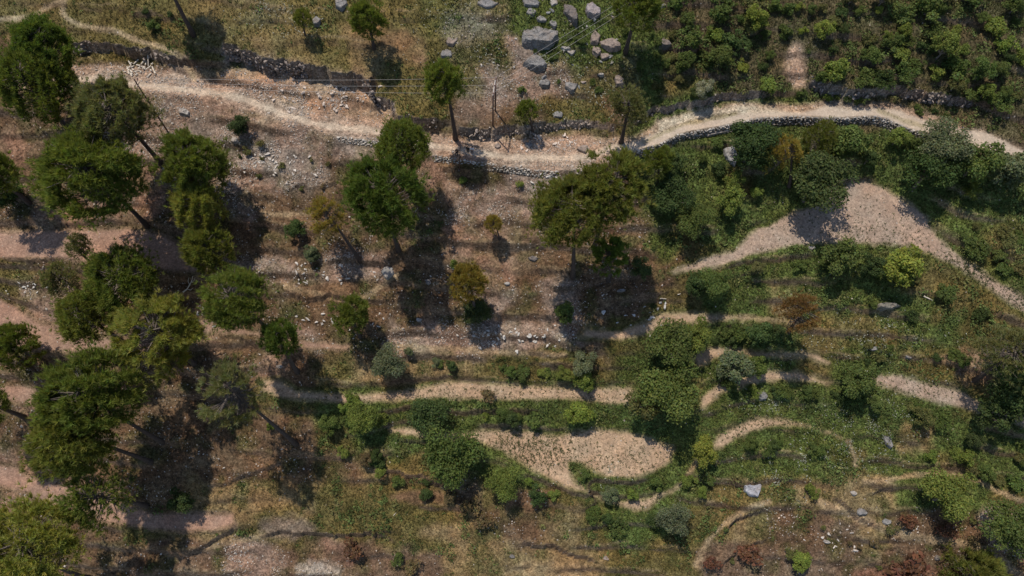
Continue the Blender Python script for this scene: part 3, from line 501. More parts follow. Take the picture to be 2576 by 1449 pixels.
def scatter_stones(P, size, col):
    Vs = []; Ts = []; Cs = []; o = 0; kind = R.integers(0, len(HULLS), len(P)); Rm = rot3(R, len(P))
    for k, (hv, ht) in enumerate(HULLS):
        i = np.nonzero(kind == k)[0]
        if not len(i): continue
        v = np.einsum('nij,vj->nvi', Rm[i], hv) * size[i][:, None, None] + P[i][:, None, :]; Vs.append(v.reshape(-1, 3)); Ts.append((ht[None] + (np.arange(len(i)) * len(hv))[:, None, None] + o).reshape(-1, 3))
        Cs.append(np.repeat(col[i], len(hv), 0)); o += len(i) * len(hv)
    return np.concatenate(Vs), np.concatenate(Ts), np.concatenate(Cs)
sw = np.clip(FLATS - .2, 0, 1) ** 1.6 * np.clip(fbm(VX / 3, VY / 3, 4, 111) * 2.4 + .35, .03, 1).ravel() * (FIELDM.ravel() < .5) * np.where(ONROAD & (FU > 1560), .1, 1)
sw = sw * (1 + 2.5 * np.exp(-((FU - 690) / 170) ** 2 - ((FV - 370) / 60) ** 2) + 1.5 * np.exp(-((FU - 780) / 200) ** 2 - ((FV - 245) / 40) ** 2)); NS = 19000; P, ids = pick(sw, NS); size = .095 * np.exp(R.normal(0, .42, NS)).clip(.5, 3.); warm = np.clip(CV[ids][:, :1] * 1.6, .2, .5)
scol = (np.array([[.50, .43, .36]]) * R.uniform(.62, 1.2, (NS, 1)) * np.where(R.random((NS, 1)) < .2, np.array([[1.02, .86, .74]]), 1.)).clip(.05, .72)
P[:, 2] += size * .15; V, T, C = scatter_stones(P, size, scol)
tag(obj('loose_stones', npmesh('loose_stones', V, T, [M_STONE], tint=C)), 'small pale stones strewn over the bare slope', 'stones', kind='stuff')
M_PALE = plain_mat('pale_stone', (.5, .5, .5), .3, 4, .9, .3, objcol=True)
STONE_ME = [npmesh('stone', hv, ht, [M_PALE]) for hv, ht in HULLS]
def lone(u, v, s, col, name, label, cat, group=None, hsc=.75, yaw=None, asp=1., sink=.2, me=None):
    p = ground(u, v); o = obj(name, me or STONE_ME[R.integers(0, 10)], None, p + [0, 0, s * hsc * (.5 - sink)], col); o.scale = (s, s * asp, s * hsc); o.rotation_euler = (R.uniform(-.25, .25), R.uniform(-.2, .2), R.uniform(0, 6.28) if yaw is None else yaw)
    tag(o, label, cat, group); return o
for (zone, lab, lst, cnt, col) in (
    ((680, 405, 100, 35), 'pale loose stone on the stony slope left of the twin dense pines', None, 46, (.44, .385, .325)),
    ((820, 245, 120, 35), 'pale loose stone in the rubble below the broken road cut', None, 44, (.46, .37, .30)),
    ((1310, 845, 120, 28), 'pale loose stone in the stony strip above the long footpath line', None, 46, (.42, .38, .33)),
    ((1400, 355, 90, 18), 'pale loose stone on reddish soil above the road bend', None, 24, (.46, .37, .30)),
    ((820, 690, 130, 22), 'pale loose stone along the ledge below the dark leafy bushes', None, 26, (.42, .37, .32)),
    ((830, 810, 120, 25), 'pale loose stone on the slope around the small round pine', None, 22, (.42, .37, .32)),
    ((1640, 800, 110, 40), 'grey loose stone in the shade of the two tall pines', None, 22, (.40, .37, .33)),
    ((90, 730, 70, 20), 'pale loose stone on the grassy bank above the left terrace', None, 14, (.46, .42, .36)),
    ((520, 780, 30, 30), 'grey loose stone beside the dead branch at the shade edge', None, 12, (.42, .38, .34)),
    ((2120, 1350, 75, 32), 'pale loose stone on the lowest terrace by the narrow shrub', None, 14, (.44, .38, .32)),
    ((1400, 470, 60, 30), 'pale loose stone on white gravel left of the two tall pines', None, 16, (.45, .40, .35))):
    for k in range(cnt):
        u = zone[0] + R.normal(0, .55) * zone[2]; v = zone[1] + R.normal(0, .55) * zone[3]; sz_ = R.uniform(.2, .52); sh_ = R.uniform(.4, .85); lab2 = ('large ' if sz_ > .4 else 'small ' if sz_ < .28 else 'medium ') + ('flat ' if sh_ < .55 else '') + lab; lone(u, v, sz_, tuple(np.array(col) * R.uniform(1.0, 1.4)), 'loose_stone', lab2, 'stone', lab.replace('pale ', '').replace('grey ', '').replace('loose stone', 'loose stones'), hsc=sh_, asp=R.uniform(.55, .95))
# ------------------------------------------------------------------ boulders: outline on the ground, height, lean of the top
def boulder(outline, h, col, label, seed, tilt=(0., 0.), cat='boulder', name='boulder', taper=.8, group=None):
    rr = np.random.default_rng(seed); G = np.array([ground(u, v) for u, v in outline]); c = G.mean(0); c[2] = float(hz(c[0], c[1])); L = G[:, :2] - c[:2]
    h *= .55; ring = densify(list(map(tuple, L)) + [tuple(L[0])], .2)[:-1]; n = len(ring); V = []; fac = [(-.45, 1.06), (.15, 1.03), (.55, .99), (.84, .95), (1., taper + .08), (1.05, taper * .62), (1.0, taper * .3)]
    an = np.arctan2(ring[:, 1], ring[:, 0]); zb = np.array([float(hz(c[0] + x, c[1] + y)) - c[2] for x, y in ring])
    for (fz, fr) in fac:
        x = ring[:, 0] * fr; y = ring[:, 1] * fr; rnd = .06 * h * (vnoise(x * 2.5 + seed, y * 2.5 + fz * 3, seed) - .5) * 2; k = max(fz, 0)
        z = zb * (1 - k) * .9 + fz * h + k * (tilt[0] * x + tilt[1] * y) + rnd * 1.5 + .30 * h * (np.floor(fbm(x / 1.1, y / 1.1 + 3, 2, seed) * 4) / 4) * k
        V.append(np.stack([x * (1 + rnd * .2), y * (1 + rnd * .2), z], -1))
    V.append(np.array([[0, 0, h * 1.0]])); V = np.concatenate(V); T = []; nz = lambda a, b, q: fbm(a * q + seed * 3.1, b * q + V[:, 2] * q * 1.3, 3, seed); amp = min(.22, .16 * h + .05); V[:, 0] += amp * nz(V[:, 0], V[:, 1], 1.6); V[:, 1] += amp * nz(V[:, 1] + 7, V[:, 0], 1.6); V[:, 2] += amp * 1.3 * nz(V[:, 0] + 3, V[:, 1] + 5, 2.2)
    for i in range(len(fac) - 1):
        for j in range(n): a, b, c2, d2 = i * n + j, i * n + (j + 1) % n, (i + 1) * n + (j + 1) % n, (i + 1) * n + j; T += [[a, b, c2], [a, c2, d2]]
    i = len(fac) - 1; T += [[i * n + j, i * n + (j + 1) % n, len(V) - 1] for j in range(n)]
    area = sum(ring[j - 1, 0] * ring[j, 1] - ring[j, 0] * ring[j - 1, 1] for j in range(n)); T = np.array(T); T = T if area > 0 else T[:, ::-1]
    o = obj(name, npmesh(name, V, T, [M_ROCK]), None, c, col); tag(o, label, cat, group); return o
def ell(u, v, a, b, ang=0, seed=0):
    rr = np.random.default_rng(seed + int(u)); n = 7; t = np.sort((np.arange(n) + rr.uniform(-.4, .4, n)) * 2 * math.pi / n); r = rr.uniform(.72, 1.15, n); ca, sa = math.cos(ang), math.sin(ang)
    return [(u + (a * r[i] * math.cos(t[i])) * ca - b * r[i] * math.sin(t[i]) * sa, v + a * r[i] * math.cos(t[i]) * sa + b * r[i] * math.sin(t[i]) * ca) for i in range(n)]
GRY, PNK, WHT, DRK = (.26, .245, .228), (.32, .25, .205), (.44, .395, .345), (.18, .155, .14)
boulder([(1319,54),(1403,84),(1402,104),(1380,127),(1350,126),(1316,116),(1313,105)], 1.9, GRY, 'biggest grey boulder, cracked wedge with flat top among the rocks on the upper slope', 1, (.05, -.1))
boulder([(1345,133),(1366,152),(1375,165),(1368,178),(1345,181),(1315,165),(1322,158)], 1.3, GRY, 'broad grey boulder with dark pitted top just below the biggest wedge boulder', 2)
boulder([(1419,12),(1445,22),(1453,50),(1450,70),(1432,55),(1418,35)], 1.2, DRK, 'tall dark narrow boulder on the upper rocky slope', 3)
boulder([(1475,15),(1490,5),(1510,25),(1508,42),(1495,52),(1478,45),(1473,30)], 1.2, (.34, .29, .28), 'rounded purplish boulder beside the tall dark narrow one', 4)
boulder([(1509,107),(1540,96),(1562,115),(1560,128),(1535,133),(1512,118)], 1.1, PNK, 'flat pinkish boulder at the foot of the bare pine trunk', 5)
boulder(ell(1498, 95, 14, 20, .3), .9, PNK, 'small pinkish boulder under the three wires', 6); boulder(ell(1500, 129, 13, 17, -.2), .8, PNK, 'pinkish boulder touching the flat pinkish one', 7); boulder(ell(1522, 143, 12, 12), .7, PNK, 'angular pinkish block downhill of the flat pinkish boulder', 8)
boulder(ell(1393, 62, 11, 13), .7, GRY, 'small upright grey rock above the biggest wedge boulder', 9); boulder(ell(1336, 33, 12, 15), .7, GRY, 'light grey block uphill of the biggest wedge boulder', 10); boulder(ell(1362, 50, 12, 10), .6, GRY, 'small round grey rock touching the back of the biggest wedge boulder', 11)
boulder(ell(1335, 10, 22, 14), .8, GRY, 'grey rock mass at the top of the rocky slope', 12); boulder(ell(1394, 6, 12, 12), .6, WHT, 'pale block on the rocky slope above the tall dark boulder', 13)
boulder(ell(1423, 124, 12, 8), .5, WHT, 'pale low stone right of the biggest wedge boulder', 14); boulder(ell(1437, 131, 11, 10), .5, WHT, 'pale rounded stone right of the pitted boulder', 15)
boulder(ell(1369, 212, 16, 12), .7, GRY, 'jagged grey rock below the pitted boulder', 16); boulder(ell(1437, 220, 16, 16), .8, GRY, 'mossy grey rock under the wires above the road cut', 17); boulder(ell(1555, 206, 13, 22, -.3), 1., PNK, 'long upright slab in the shadow of the top right pine', 18)
boulder(ell(1512, 189, 9, 7), .4, WHT, 'small pale rock near the long upright slab', 19); boulder(ell(1668, 15, 10, 8), .5, GRY, 'small grey rock in the scrub near the top pine', 20); boulder(ell(1672, 113, 16, 13), .7, DRK, 'dark rock half hidden in the scrub edge', 21)
boulder([(843,0),(870,-4),(875,12),(862,31),(845,22)], 1.1, GRY, 'grey angular boulder on the upper grass beside the solitary pine', 22); boulder(ell(797, 57, 12, 14), .9, GRY, 'grey boulder beside the small shaded pine on the upper grass', 23)
boulder(ell(1137, 103, 20, 14, -.6), .5, PNK, 'upper of two flat rock slabs in the grass', 24); boulder(ell(1122, 132, 18, 17, .3), .5, GRY, 'lower of two flat rock slabs in the grass', 25); boulder(ell(1225, 10, 26, 13), .6, GRY, 'long grey rock outcrop at the top edge of the grass', 26)
boulder(ell(465, 284, 19, 10, .5), .9, WHT, 'pale oblong boulder alone on the slope below the left power pole', 27); boulder(ell(592, 355, 10, 9), .6, WHT, 'pale rock below the dark round shrub on the left slope', 28)
boulder(ell(975, 684, 16, 19, .4), .8, (.4, .37, .33), 'grooved pale rock slab at the foot of the tallest dense pine', 29); boulder(ell(1078, 709, 8, 8), .4, GRY, 'small grey rock inside the long pine shadow', 30)
boulder([(1872,1222),(1888,1218),(1911,1212),(1914,1222),(1905,1252),(1885,1248),(1871,1236)], .9, (.40, .40, .42), 'flat smooth grey boulder standing alone on the dry spur', 31, (.0, -.05)); boulder([(2224,1096),(2243,1094),(2243,1125),(2238,1130),(2226,1118)], .9, GRY, 'square grey rock block in the bushes of the right slope', 32)
boulder(ell(1916, 996, 13, 11), .6, GRY, 'grey boulder on the lush green bank', 33); boulder([(1820,378),(1840,372),(1852,392),(1848,418),(1838,415),(1822,400)], 1.6, (.36, .34, .31), 'tall pale rock face between trees below the road wall', 34)
boulder(ell(1467, 377, 15, 11), .8, PNK, 'pinkish block on the road edge left of the dense roadside pine', 35); boulder(ell(1330, 366, 10, 8), .5, GRY, 'grey block in the shade of the young roadside pine', 36); boulder(ell(1404, 289, 14, 10), .5, GRY, 'flat grey rock above the road cut', 37); boulder(ell(1415, 320, 10, 6), .4, WHT, 'white stone at the crest of the road cut', 38)
boulder(ell(2040, 624, 10, 5), .35, WHT, 'pale flat slab on the lower lip of the large field', 39); boulder(ell(2229, 1313, 13, 9), .6, GRY, 'grey rock with dark hollow on the dry lower bank', 40); boulder(ell(2165, 1289, 16, 11), .6, GRY, 'layered grey rock above the worn lower path', 41); boulder(ell(2146, 1241, 10, 6, .6), .5, WHT, 'pale pointed rock on the bank under the thin path', 42); boulder(ell(2079, 1363, 9, 5, .3), .4, WHT, 'pale flat rock on the lowest terrace', 43)
boulder(ell(2285, 899, 12, 6), .4, GRY, 'pale grey flat rock in the green hollow', 44); boulder(ell(2196, 878, 15, 6), .5, GRY, 'low rock ledge in the green hollow', 45); boulder(ell(1561, 731, 13, 5, -.15), .4, GRY, 'long grey slab in the deep shade of the tall pines', 46); boulder(ell(1340, 651, 14, 8), .6, DRK, 'dark rock on the brown slope left of the tall pine foot', 47)
boulder(ell(1252, 369, 10, 7), .6, PNK, 'boulder on the road beside the rubble fan', 48); boulder(ell(2358, 1404, 9, 9), .5, DRK, 'dark rock on the lowest bank', 49); boulder(ell(1288, 1010 + 390, 7, 6), .4, GRY, 'grey rock on the lower eroded bank', 50); boulder(ell(1525, 1405, 9, 6, .4), .4, PNK, 'brownish pointed rock at the end of the eroded bank', 51)
boulder(ell(703, 922, 9, 6), .4, WHT, 'pale flat rock on the slope left of the lower shrub row', 52); boulder(ell(1276, 715, 8, 5), .4, WHT, 'white stone right of the brownish round pine', 53); boulder(ell(1054, 806, 8, 6), .4, WHT, 'pale stone at the lower edge of the long pine shadow', 54)
for k in range(34):
    sz_ = R.uniform(.25, .75); lone(R.normal(1430, 80), R.normal(95, 65), sz_, tuple(np.array([GRY, PNK, WHT][k % 3]) * R.uniform(.7, 1.1)), 'outcrop_rock', ('small ' if sz_ < .5 else 'mid sized ') + ('grey', 'pinkish', 'pale')[k % 3] + ' rock between the boulders of the upper rocky slope', 'rock', 'small rocks of the upper outcrop', hsc=R.uniform(.5, .8), asp=R.uniform(.6, .95), sink=.35)
# ------------------------------------------------------------------ dry stone walls, stone by stone
for (pts, hh, lab), P in zip(WALLS, WALLP):
    base = P[len(P) // 2]; w = empty('stone_wall', base); tag(w, lab, 'wall'); seg = np.concatenate([[0], np.cumsum(np.linalg.norm(np.diff(P[:, :2], axis=0), axis=1))]); Ltot = seg[-1]
    rows = max(3, int(hh / .19)); items = []
    for r_ in range(rows + 1):
        s = R.uniform(0, .3)
        while s < Ltot - .2:
            wd = R.uniform(.22, .75); items.append((r_, s + wd / 2, wd)); s += wd + .02
    single = set(sorted(range(len(items)), key=lambda i: -items[i][2] - (items[i][0] > rows - 3) * .3)[:300]); VV = []; ci = []
    for i, (r_, s, wd) in enumerate(items):
        x = np.interp(s, seg, P[:, 0]); y = np.interp(s, seg, P[:, 1]); x2 = np.interp(min(s + .5, Ltot), seg, P[:, 0]); y2 = np.interp(min(s + .5, Ltot), seg, P[:, 1]); x1 = np.interp(max(s - .5, 0), seg, P[:, 0]); y1 = np.interp(max(s - .5, 0), seg, P[:, 1]); yaw = math.atan2(y2 - y1, x2 - x1)
        top = float(zroad(np.array(x))); z = top - hh + (r_ + .35) * hh / rows + R.uniform(-.03, .03); lean = .42 * (1 - (r_ + .5) / rows) + R.uniform(-.06, .05); x += math.sin(yaw) * lean; y -= math.cos(yaw) * lean; k = int(R.integers(0, 10)); cl = tuple(np.array([.36, .315, .265]) * R.uniform(.6, 1.4))
        sc = (wd * .62, R.uniform(.24, .32), hh / rows * .95); rot = (R.uniform(-.2, .2), R.uniform(-.12, .12), yaw + R.uniform(-.15, .15) + (math.pi if R.random() < .5 else 0))
        if i in single:
            o = obj('stone', STONE_ME[k], w, np.array([x, y, z]) - base, cl); o.scale = sc; o.rotation_euler = rot
        else:
            mtx = np.array(Matrix.LocRotScale(Vector((x, y, z)) - Vector(base), __import__('mathutils').Euler(rot), Vector(sc))); VV.append((HULLS[k][0] @ mtx[:3, :3].T + mtx[:3, 3], HULLS[k][1])); ci.append(cl)
    if VV:
        V, T = merge(VV); o = obj('small_stones', npmesh('small_stones', V, T, [M_ROCK]), w, None, (.27, .235, .195)); o['kind'] = 'stuff'
cp = []; cs_ = []
for cr, h1, toe, h0 in CREST:
    t = densify(cr, 1.2); t[:, 1] += 7 * fbm(t[:, 0] / 16, t[:, 0] * 0, 4, 5); Pc = on_func(t[:, 0], t[:, 1], lambda x, y: zroad(x, h=h1)); nn = int(len(Pc) * (1. if h1 > 2.9 else .45))
    for i in R.integers(0, len(Pc), nn):
        if vnoise(np.array(Pc[i, 0] / 2.5), np.array(0.), 19) < .42: continue
        f = R.random() ** 1.3; q = Pc[i].copy(); q[1] -= .28 + .35 * (1 - f) - .1 * R.random(); q[2] = float(zroad(np.array(q[0]))) + h0 + f * (h1 - h0) * .92; cp.append(q); cs_.append(R.uniform(.12, .42))
V, T, C = scatter_stones(np.array(cp), np.array(cs_), np.array([[.25, .20, .165]]) * R.uniform(.4, 1.6, (len(cp), 1)))
tag(obj('cut_rocks', npmesh('cut_rocks', V, T, [M_STONE], tint=C)), 'broken rocks sticking out of the steep road cut', 'rocks', kind='stuff')
# stone slab ledge on the wall foot and a ruined pile in the hollow
boulder([(1775,338),(1812,328),(1846,320),(1849,328),(1815,338),(1780,346)], .5, (.46, .40, .35), 'long flat stone slab lying at the foot of the road wall', 60, name='stone_slab', cat='slab')
boulder(ell(2228, 772, 30, 11), .9, (.22, .20, .16), 'mossy stone heap in the green hollow', 61, name='stone_heap', cat='stone heap')
# ------------------------------------------------------------------ pines
WOOD = {}
def pine_proto(seed, n, L, zlo=-.9, gap=.0, up=.9, shell=.8, nbr=70):
    rr = np.random.default_rng(seed); k = n * 4; z = np.where(rr.random(k) < .6, rr.uniform(zlo, 1., k), rr.uniform(0, 1., k)); a = rr.uniform(0, 2 * math.pi, k)
    prof = np.where(z > 0, np.sqrt(np.clip(1 - z ** 2.3, 0, 1)), 1 - .62 * (z / zlo) ** 2); x, y = np.cos(a) * 2.2, np.sin(a) * 2.2
    lump = 1 + .55 * fbm(x + z * 1.7 + seed, y + z * 1.1, 3, seed) + .22 * fbm(x * 4 + z * 5, y * 4 - z * 4, 2, seed + 3); fr = np.where(rr.random(k) < shell, rr.uniform(.78, 1.02, k), rr.uniform(.25, .9, k)); fr = np.where(rr.random(k) < .07, rr.uniform(1., 1.22, k), fr)
    p = np.stack([np.cos(a) * prof * lump * fr, np.sin(a) * prof * lump * fr, z * (.9 + .1 * lump) * np.where(z > .3, .4 + .6 * fr, 1)], -1)
    cl = fbm(p[:, 0] * 4 + 9, p[:, 1] * 4 + p[:, 2] * 3, 2, seed + 5) + .5 * fbm(p[:, 0] * 9, p[:, 1] * 9 + p[:, 2] * 8, 2, seed + 7); keep = np.argsort(-(cl + .55 * np.clip(z + .15, -1, 0) + rr.uniform(-1, 1, k) * (.36 - gap)))[:n] ; p = p[keep]; cv = cl[keep]
    rh = np.hypot(p[:, 0], p[:, 1]); p[:, :2] *= .84 / np.quantile(rh, .95); za, zb = np.quantile(p[:, 2], [.01, .99]); p[:, 2] = (p[:, 2] - (za + zb) / 2) * (.84 / ((zb - za) / 2)) - .06; zlo = -.9
    out = p * [1, 1, .3]; out /= np.linalg.norm(out, axis=1)[:, None] + 1e-9; d = out * .5 + np.array([0, 0, up]) + rr.normal(0, .22, (n, 3)); d /= np.linalg.norm(d, axis=1)[:, None]
    nb = 10; tip = d[:, None, :] + rr.normal(0, .36, (n, nb, 3)); tip /= np.linalg.norm(tip, axis=2)[..., None]; ln = L * rr.uniform(.75, 1.3, (n, nb, 1)); sd = np.cross(tip, rr.normal(0, 1, tip.shape)); sd /= np.linalg.norm(sd, axis=2)[..., None] + 1e-9
    b = np.repeat(p[:, None, :], nb, 1); v = np.stack([b - sd * L * .068, b + sd * L * .068, b + tip * ln], 2); V = v.reshape(-1, 3); T = np.arange(len(V)).reshape(-1, 3)
    tt = np.clip(1 + .35 * cv, .6, 1.4) * rr.uniform(.7, 1.3, n); warm = rr.uniform(.88, 1.2, n); tint = np.repeat(np.stack([tt * warm, tt, tt * rr.uniform(.75, 1.1, n)], -1), nb * 3, 0)
    br = []
    for i in rr.choice(n, nbr, replace=False):
        e = p[i] * .97; r0 = math.hypot(e[0], e[1]); z0 = max(e[2] - .45 * r0 - .05, zlo - .15); mid = np.array([e[0] * .5, e[1] * .5, z0 + (e[2] - z0) * .35]); br.append(tube([[0, 0, z0], mid, e], [.018, .012, .004], 4, False))
    bv, bt = merge(br); me = npmesh('pine_crown', V, T, [M_NEED], tint=tint); WOOD[me.name] = npmesh('branches', bv, bt, [M_TWIG]); return me
PBIG = [pine_proto(11 + i, 5200, .115, nbr=130) for i in range(4)]; PSM = [pine_proto(31 + i, 2300, .17) for i in range(2)]; PSP = [pine_proto(41 + i, 1500, .13, -.8, .25, .7, .6, 110) for i in range(2)]; PYOUNG = [pine_proto(51, 750, .26, -1.)]
TINT = {'n': (.175, .205, .05), 'd': (.13, .175, .042), 'y': (.30, .30, .08), 'm': (.185, .195, .05), 'b': (.31, .24, .065), 'o': (.28, .175, .075), 's': (.19, .19, .085)}
def crown_at(B, u, v):
    """where the sight line of the crown's centre passes over the tree's foot"""
    d = rays(u, v); zs = np.linspace(B[2] + .5, B[2] + 32, 400); P = CAM + ((zs - CAM[2]) / d[2])[:, None] * d; dist = np.hypot(P[:, 0] - B[0], P[:, 1] - B[1]); i = dist.argmin(); return P[i]
SHADE = {1003: (1065,725), 941: (971,154), 1146: (1175,410), 906: (942,860), 703: (765,935), 1196: (1225,815), 1573: (1611,197), 487: (522,132), 370: (415,650), 408: (450,1150), 380: (400,1230), 745: (765,1165), 1256: (1262,620), 905: (904,625), 1980: (1990,910), 1441: (1500,765), 440: (470,765), 225: (335,1430), 368: (440,1285), 117: (130,920)}
def by_shadow(u, v, su, sv):
    """the crown hangs where its sight line meets the sunbeam that ends in its shadow on the ground"""
    d = rays(u, v); d = d / np.linalg.norm(d); G = ground(su, sv); t = np.linalg.lstsq(np.array([d, -SUN]).T, G - CAM, rcond=None)[0]; return CAM + t[0] * d
def pine(bu, bv, cu, cv, r, tint, proto, label, zs=1., group='pine trees on the hillside'):
    B = ground(bu, bv); Kc = by_shadow(cu, cv, *SHADE[bu]) if bu in SHADE else crown_at(B, cu, cv); dist = np.linalg.norm(Kc - CAM); rad = r * dist / F; h = Kc[2] - B[2]
    if h < rad * .8: Kc = Kc + (CAM - Kc) / dist * 0; Kc[2] = max(Kc[2], B[2] + rad * .8)
    e = empty('pine_tree', B); tag(e, label, 'tree', group); K0 = Kc - B; n = 9; t = np.linspace(0, 1, n)[:, None]; ztop = K0[2] + rad * zs * .75
    sway = R.normal(0, .12, 2); pts = np.concatenate([K0[:2] * (t ** 1.25) + sway * np.sin(t * math.pi) * .8, t * ztop], 1); pts[0, 2] = -.4
    tr = max(.13, min(.34, .02 * ztop + .035 * rad)); rr = tr * (1 - .8 * t[:, 0]); rr[0] *= 1.35
    V, T = tube(pts, rr, 9); obj('trunk', npmesh('trunk', V, T, [M_BARK], smooth=True), e)
    c = obj('crown', proto, e, K0, tuple(np.array(TINT[tint]) * R.uniform(.9, 1.1))); c.scale = (rad, rad, rad * zs); c.rotation_euler = (R.uniform(-.08, .08), R.uniform(-.08, .08), R.uniform(0, 6.28)); obj('branches', WOOD[proto.name], c); return e
PINES = [
 (190,243,98,120,76,'d',PBIG[0],'dense dark pine, uppermost of the overlapping pair beside the road start'), (172,325,82,215,92,'n',PBIG[1],'large pine with bare lower trunk just below the uppermost dark pine'),
 (402,407,288,286,94,'s',PBIG[2],'big greyish pine with long bare trunk next to the left power pole'), (370,568,225,432,128,'n',PBIG[0],'widest dark green pine shading the red terrace strip'),
 (548,500,485,413,84,'n',PBIG[1],'round olive pine beside the stony slope right of the widest pine'), (545,590,497,522,60,'y',PSM[0],'bright yellow green round pine between darker pines'),
 (568,678,525,625,60,'m',PSM[1],'small dense pine just downhill of the bright yellow green one'), (440,795,308,708,96,'n',PBIG[2],'large bushy pine in the middle of the left grove'),
 (235,665,195,622,36,'s',PSP[0],'thin half bare pine at the edge of the red terrace strip'), (205,735,148,702,46,'s',PSP[1],'thin pine with bare twigs on the left bank'),
 (308,860,215,800,74,'m',PBIG[1],'rounded pine touching the brightest pine of the grove'), (488,915,405,845,112,'y',PBIG[2],'largest bright yellow green pine of the lower grove'),
 (703,855,590,757,82,'n',PBIG[2],'dense pine with twin leaning trunks above the bare terrace'), (748,935,705,848,50,'d',PSM[0],'dark small pine beside the twin trunks casting a long shadow'),
 (906,848,880,788,52,'n',PSM[1],'neat round pine standing alone on the stony slope'), (117,957,32,868,56,'n',PSM[0],'pine with thick dark trunk at the left bank foot'),
 (408,1112,232,1000,122,'n',PBIG[3],'broad pine with long slanting trunk in the lower left grove'), (380,1162,182,1098,104,'m',PBIG[0],'broad pine with curved trunk just below the other slanting one'),
 (745,1117,588,985,88,'s',PSP[0],'grey half bare pine leaning over the tan terrace end'), (368,1272,232,1250,84,'n',PSP[1],'sparse open pine with thin clumps on the lower red strip'),
 (225,1455,80,1372,112,'y',PBIG[2],'large pale green pine at the bottom of the grove'), (905,655,822,540,52,'b',PSP[0],'sparse yellowish pine with a crooked bare trunk'),
 (1003,630,962,497,110,'d',PBIG[3],'tallest dense dark pine in the middle of the slope'), (1052,475,1010,370,74,'n',PBIG[1],'dense pine standing at the road edge behind the tallest one'),
 (941,122,925,45,46,'n',PSM[1],'solitary pine on the upper grass with a round shadow'), (1146,350,1117,205,53,'n',PSM[0],'pine with a long thin trunk above the three people'),
 (1340,328,1325,277,28,'n',PYOUNG[0],'young bushy pine above the road cut'), (1563,358,1580,272,62,'s',PSP[1],'open branched pine beside the pale road bend'),
 (1441,697,1434,535,108,'m',PBIG[2],'left one of the two tall pines sharing one crown'), (1495,622,1541,470,100,'m',PBIG[1],'right one of the two tall pines sharing one crown'),
 (1652,470,1655,405,40,'n',PSM[1],'small pine pressed against the tall pair at the road wall end'), (1196,800,1178,708,52,'b',PSM[0],'brownish round pine on the stony slope behind a dark bush'),
 (1573,131,1602,12,62,'n',PSM[1],'pine with a bare trunk on the upper rocky slope'), (487,88,398,-100,62,'n',PSM[0],'tall pine whose leaning trunk crosses the upper grass'),
 (1980,838,2014,782,54,'o',PSP[0],'dying orange pine among green banks'), (2452,957,2550,885,70,'s',PSP[1],'leaning sparse pine over the tapering field'),
 (768,90,762,46,22,'m',PYOUNG[0],'small pine in the shade of a grey boulder'), (1256,603,1241,562,24,'b',PYOUNG[0],'young yellow green pine on the brown slope'),
 (76,512,-30,432,58,'n',PSM[0],'pine trunk leaning over the left end of the red strip'), (62,1050,-62,1008,66,'n',PSM[1],'pine with a dark trunk left of the broad lower pines'),
 (2415,1510,2425,1450,66,'m',PSM[1],'olive green pine at the foot of the dry slope'), (1530,705,1532,640,52,'d',PSM[0],'low dark pine in the deep shade under the tall pair'), (1985,470,1975,385,48,'b',PSP[1],'olive feathery pine among leafy trees below the road wall'), (2075,430,2060,345,44,'m',PSP[0],'feathery green pine right below the long road wall')]
for a in PINES: pine(*a[:4], a[4] * (.9 if a[0] < 520 else 1.), *a[5:], zs=1.0 if a[4] > 60 else 1.12)
# ------------------------------------------------------------------ broadleaf trees and shrubs
def leaf_proto(seed, lobes, nleaf, size, zsc=.8, spread=.62, lo=.7):
    rr = np.random.default_rng(seed); V = []; tt = []; br = []
    for i in range(lobes):
        d = rr.normal(0, 1, 3); d /= np.linalg.norm(d); d[2] = d[2] * .8 + .1; c = d * spread * rr.uniform(.35, 1.2); c[2] *= zsc; lr = rr.uniform(.17, .44); k = int(nleaf / lobes * (lr / .36) ** 2)
        q = rr.normal(0, 1, (k, 3)); q /= np.linalg.norm(q, axis=1)[:, None]; q[:, 2] = np.where(q[:, 2] < -.3, -q[:, 2], q[:, 2]); pos = c + q * lr * (lo + (1.15 - lo) * rr.random((k, 1)) + (rr.random((k, 1)) < .08) * rr.uniform(0, .5, (k, 1))) * (1 + .18 * np.sin(q[:, :1] * 7 + seed) * np.cos(q[:, 1:2] * 6 + i)) * [1, 1, zsc]
        nr = q * .7 + [0, 0, .5] + rr.normal(0, .55, (k, 3)); nr /= np.linalg.norm(nr, axis=1)[:, None]; a = np.cross(nr, rr.normal(0, 1, (k, 3))); a /= np.linalg.norm(a, axis=1)[:, None] + 1e-9; b = np.cross(nr, a); s = size * rr.uniform(.6, 1.35, (k, 1))
        V.append(np.stack([pos - a * s, pos + b * s * .6, pos + a * s, pos - b * s * .6], 1)); lt = rr.uniform(.8, 1.2); t1 = lt * rr.uniform(.65, 1.3, k); tt.append(np.stack([t1 * rr.uniform(.85, 1.2, k), t1, t1 * rr.uniform(.7, 1.1, k)], -1))
        br.append(tube([[0, 0, -.75 * zsc], c * .5 + [0, 0, -.25 * zsc], c], [.035, .02, .008], 4, False))
    V = np.concatenate(V).reshape(-1, 3); sc_ = .9 / np.quantile(np.hypot(V[:, 0], V[:, 1]), .96); V = V * sc_; br = [(a_ * sc_, b_) for a_, b_ in br]; tt = np.repeat(np.concatenate(tt), 4, 0); q = np.arange(len(V)).reshape(-1, 4); T = np.concatenate([q[:, [0, 1, 2]], q[:, [0, 2, 3]]]); bv, bt = merge(br); me = npmesh('leafy_crown', V, T, [M_LEAF], tint=tt); WOOD[me.name] = npmesh('branches', bv, bt, [M_TWIG]); return me
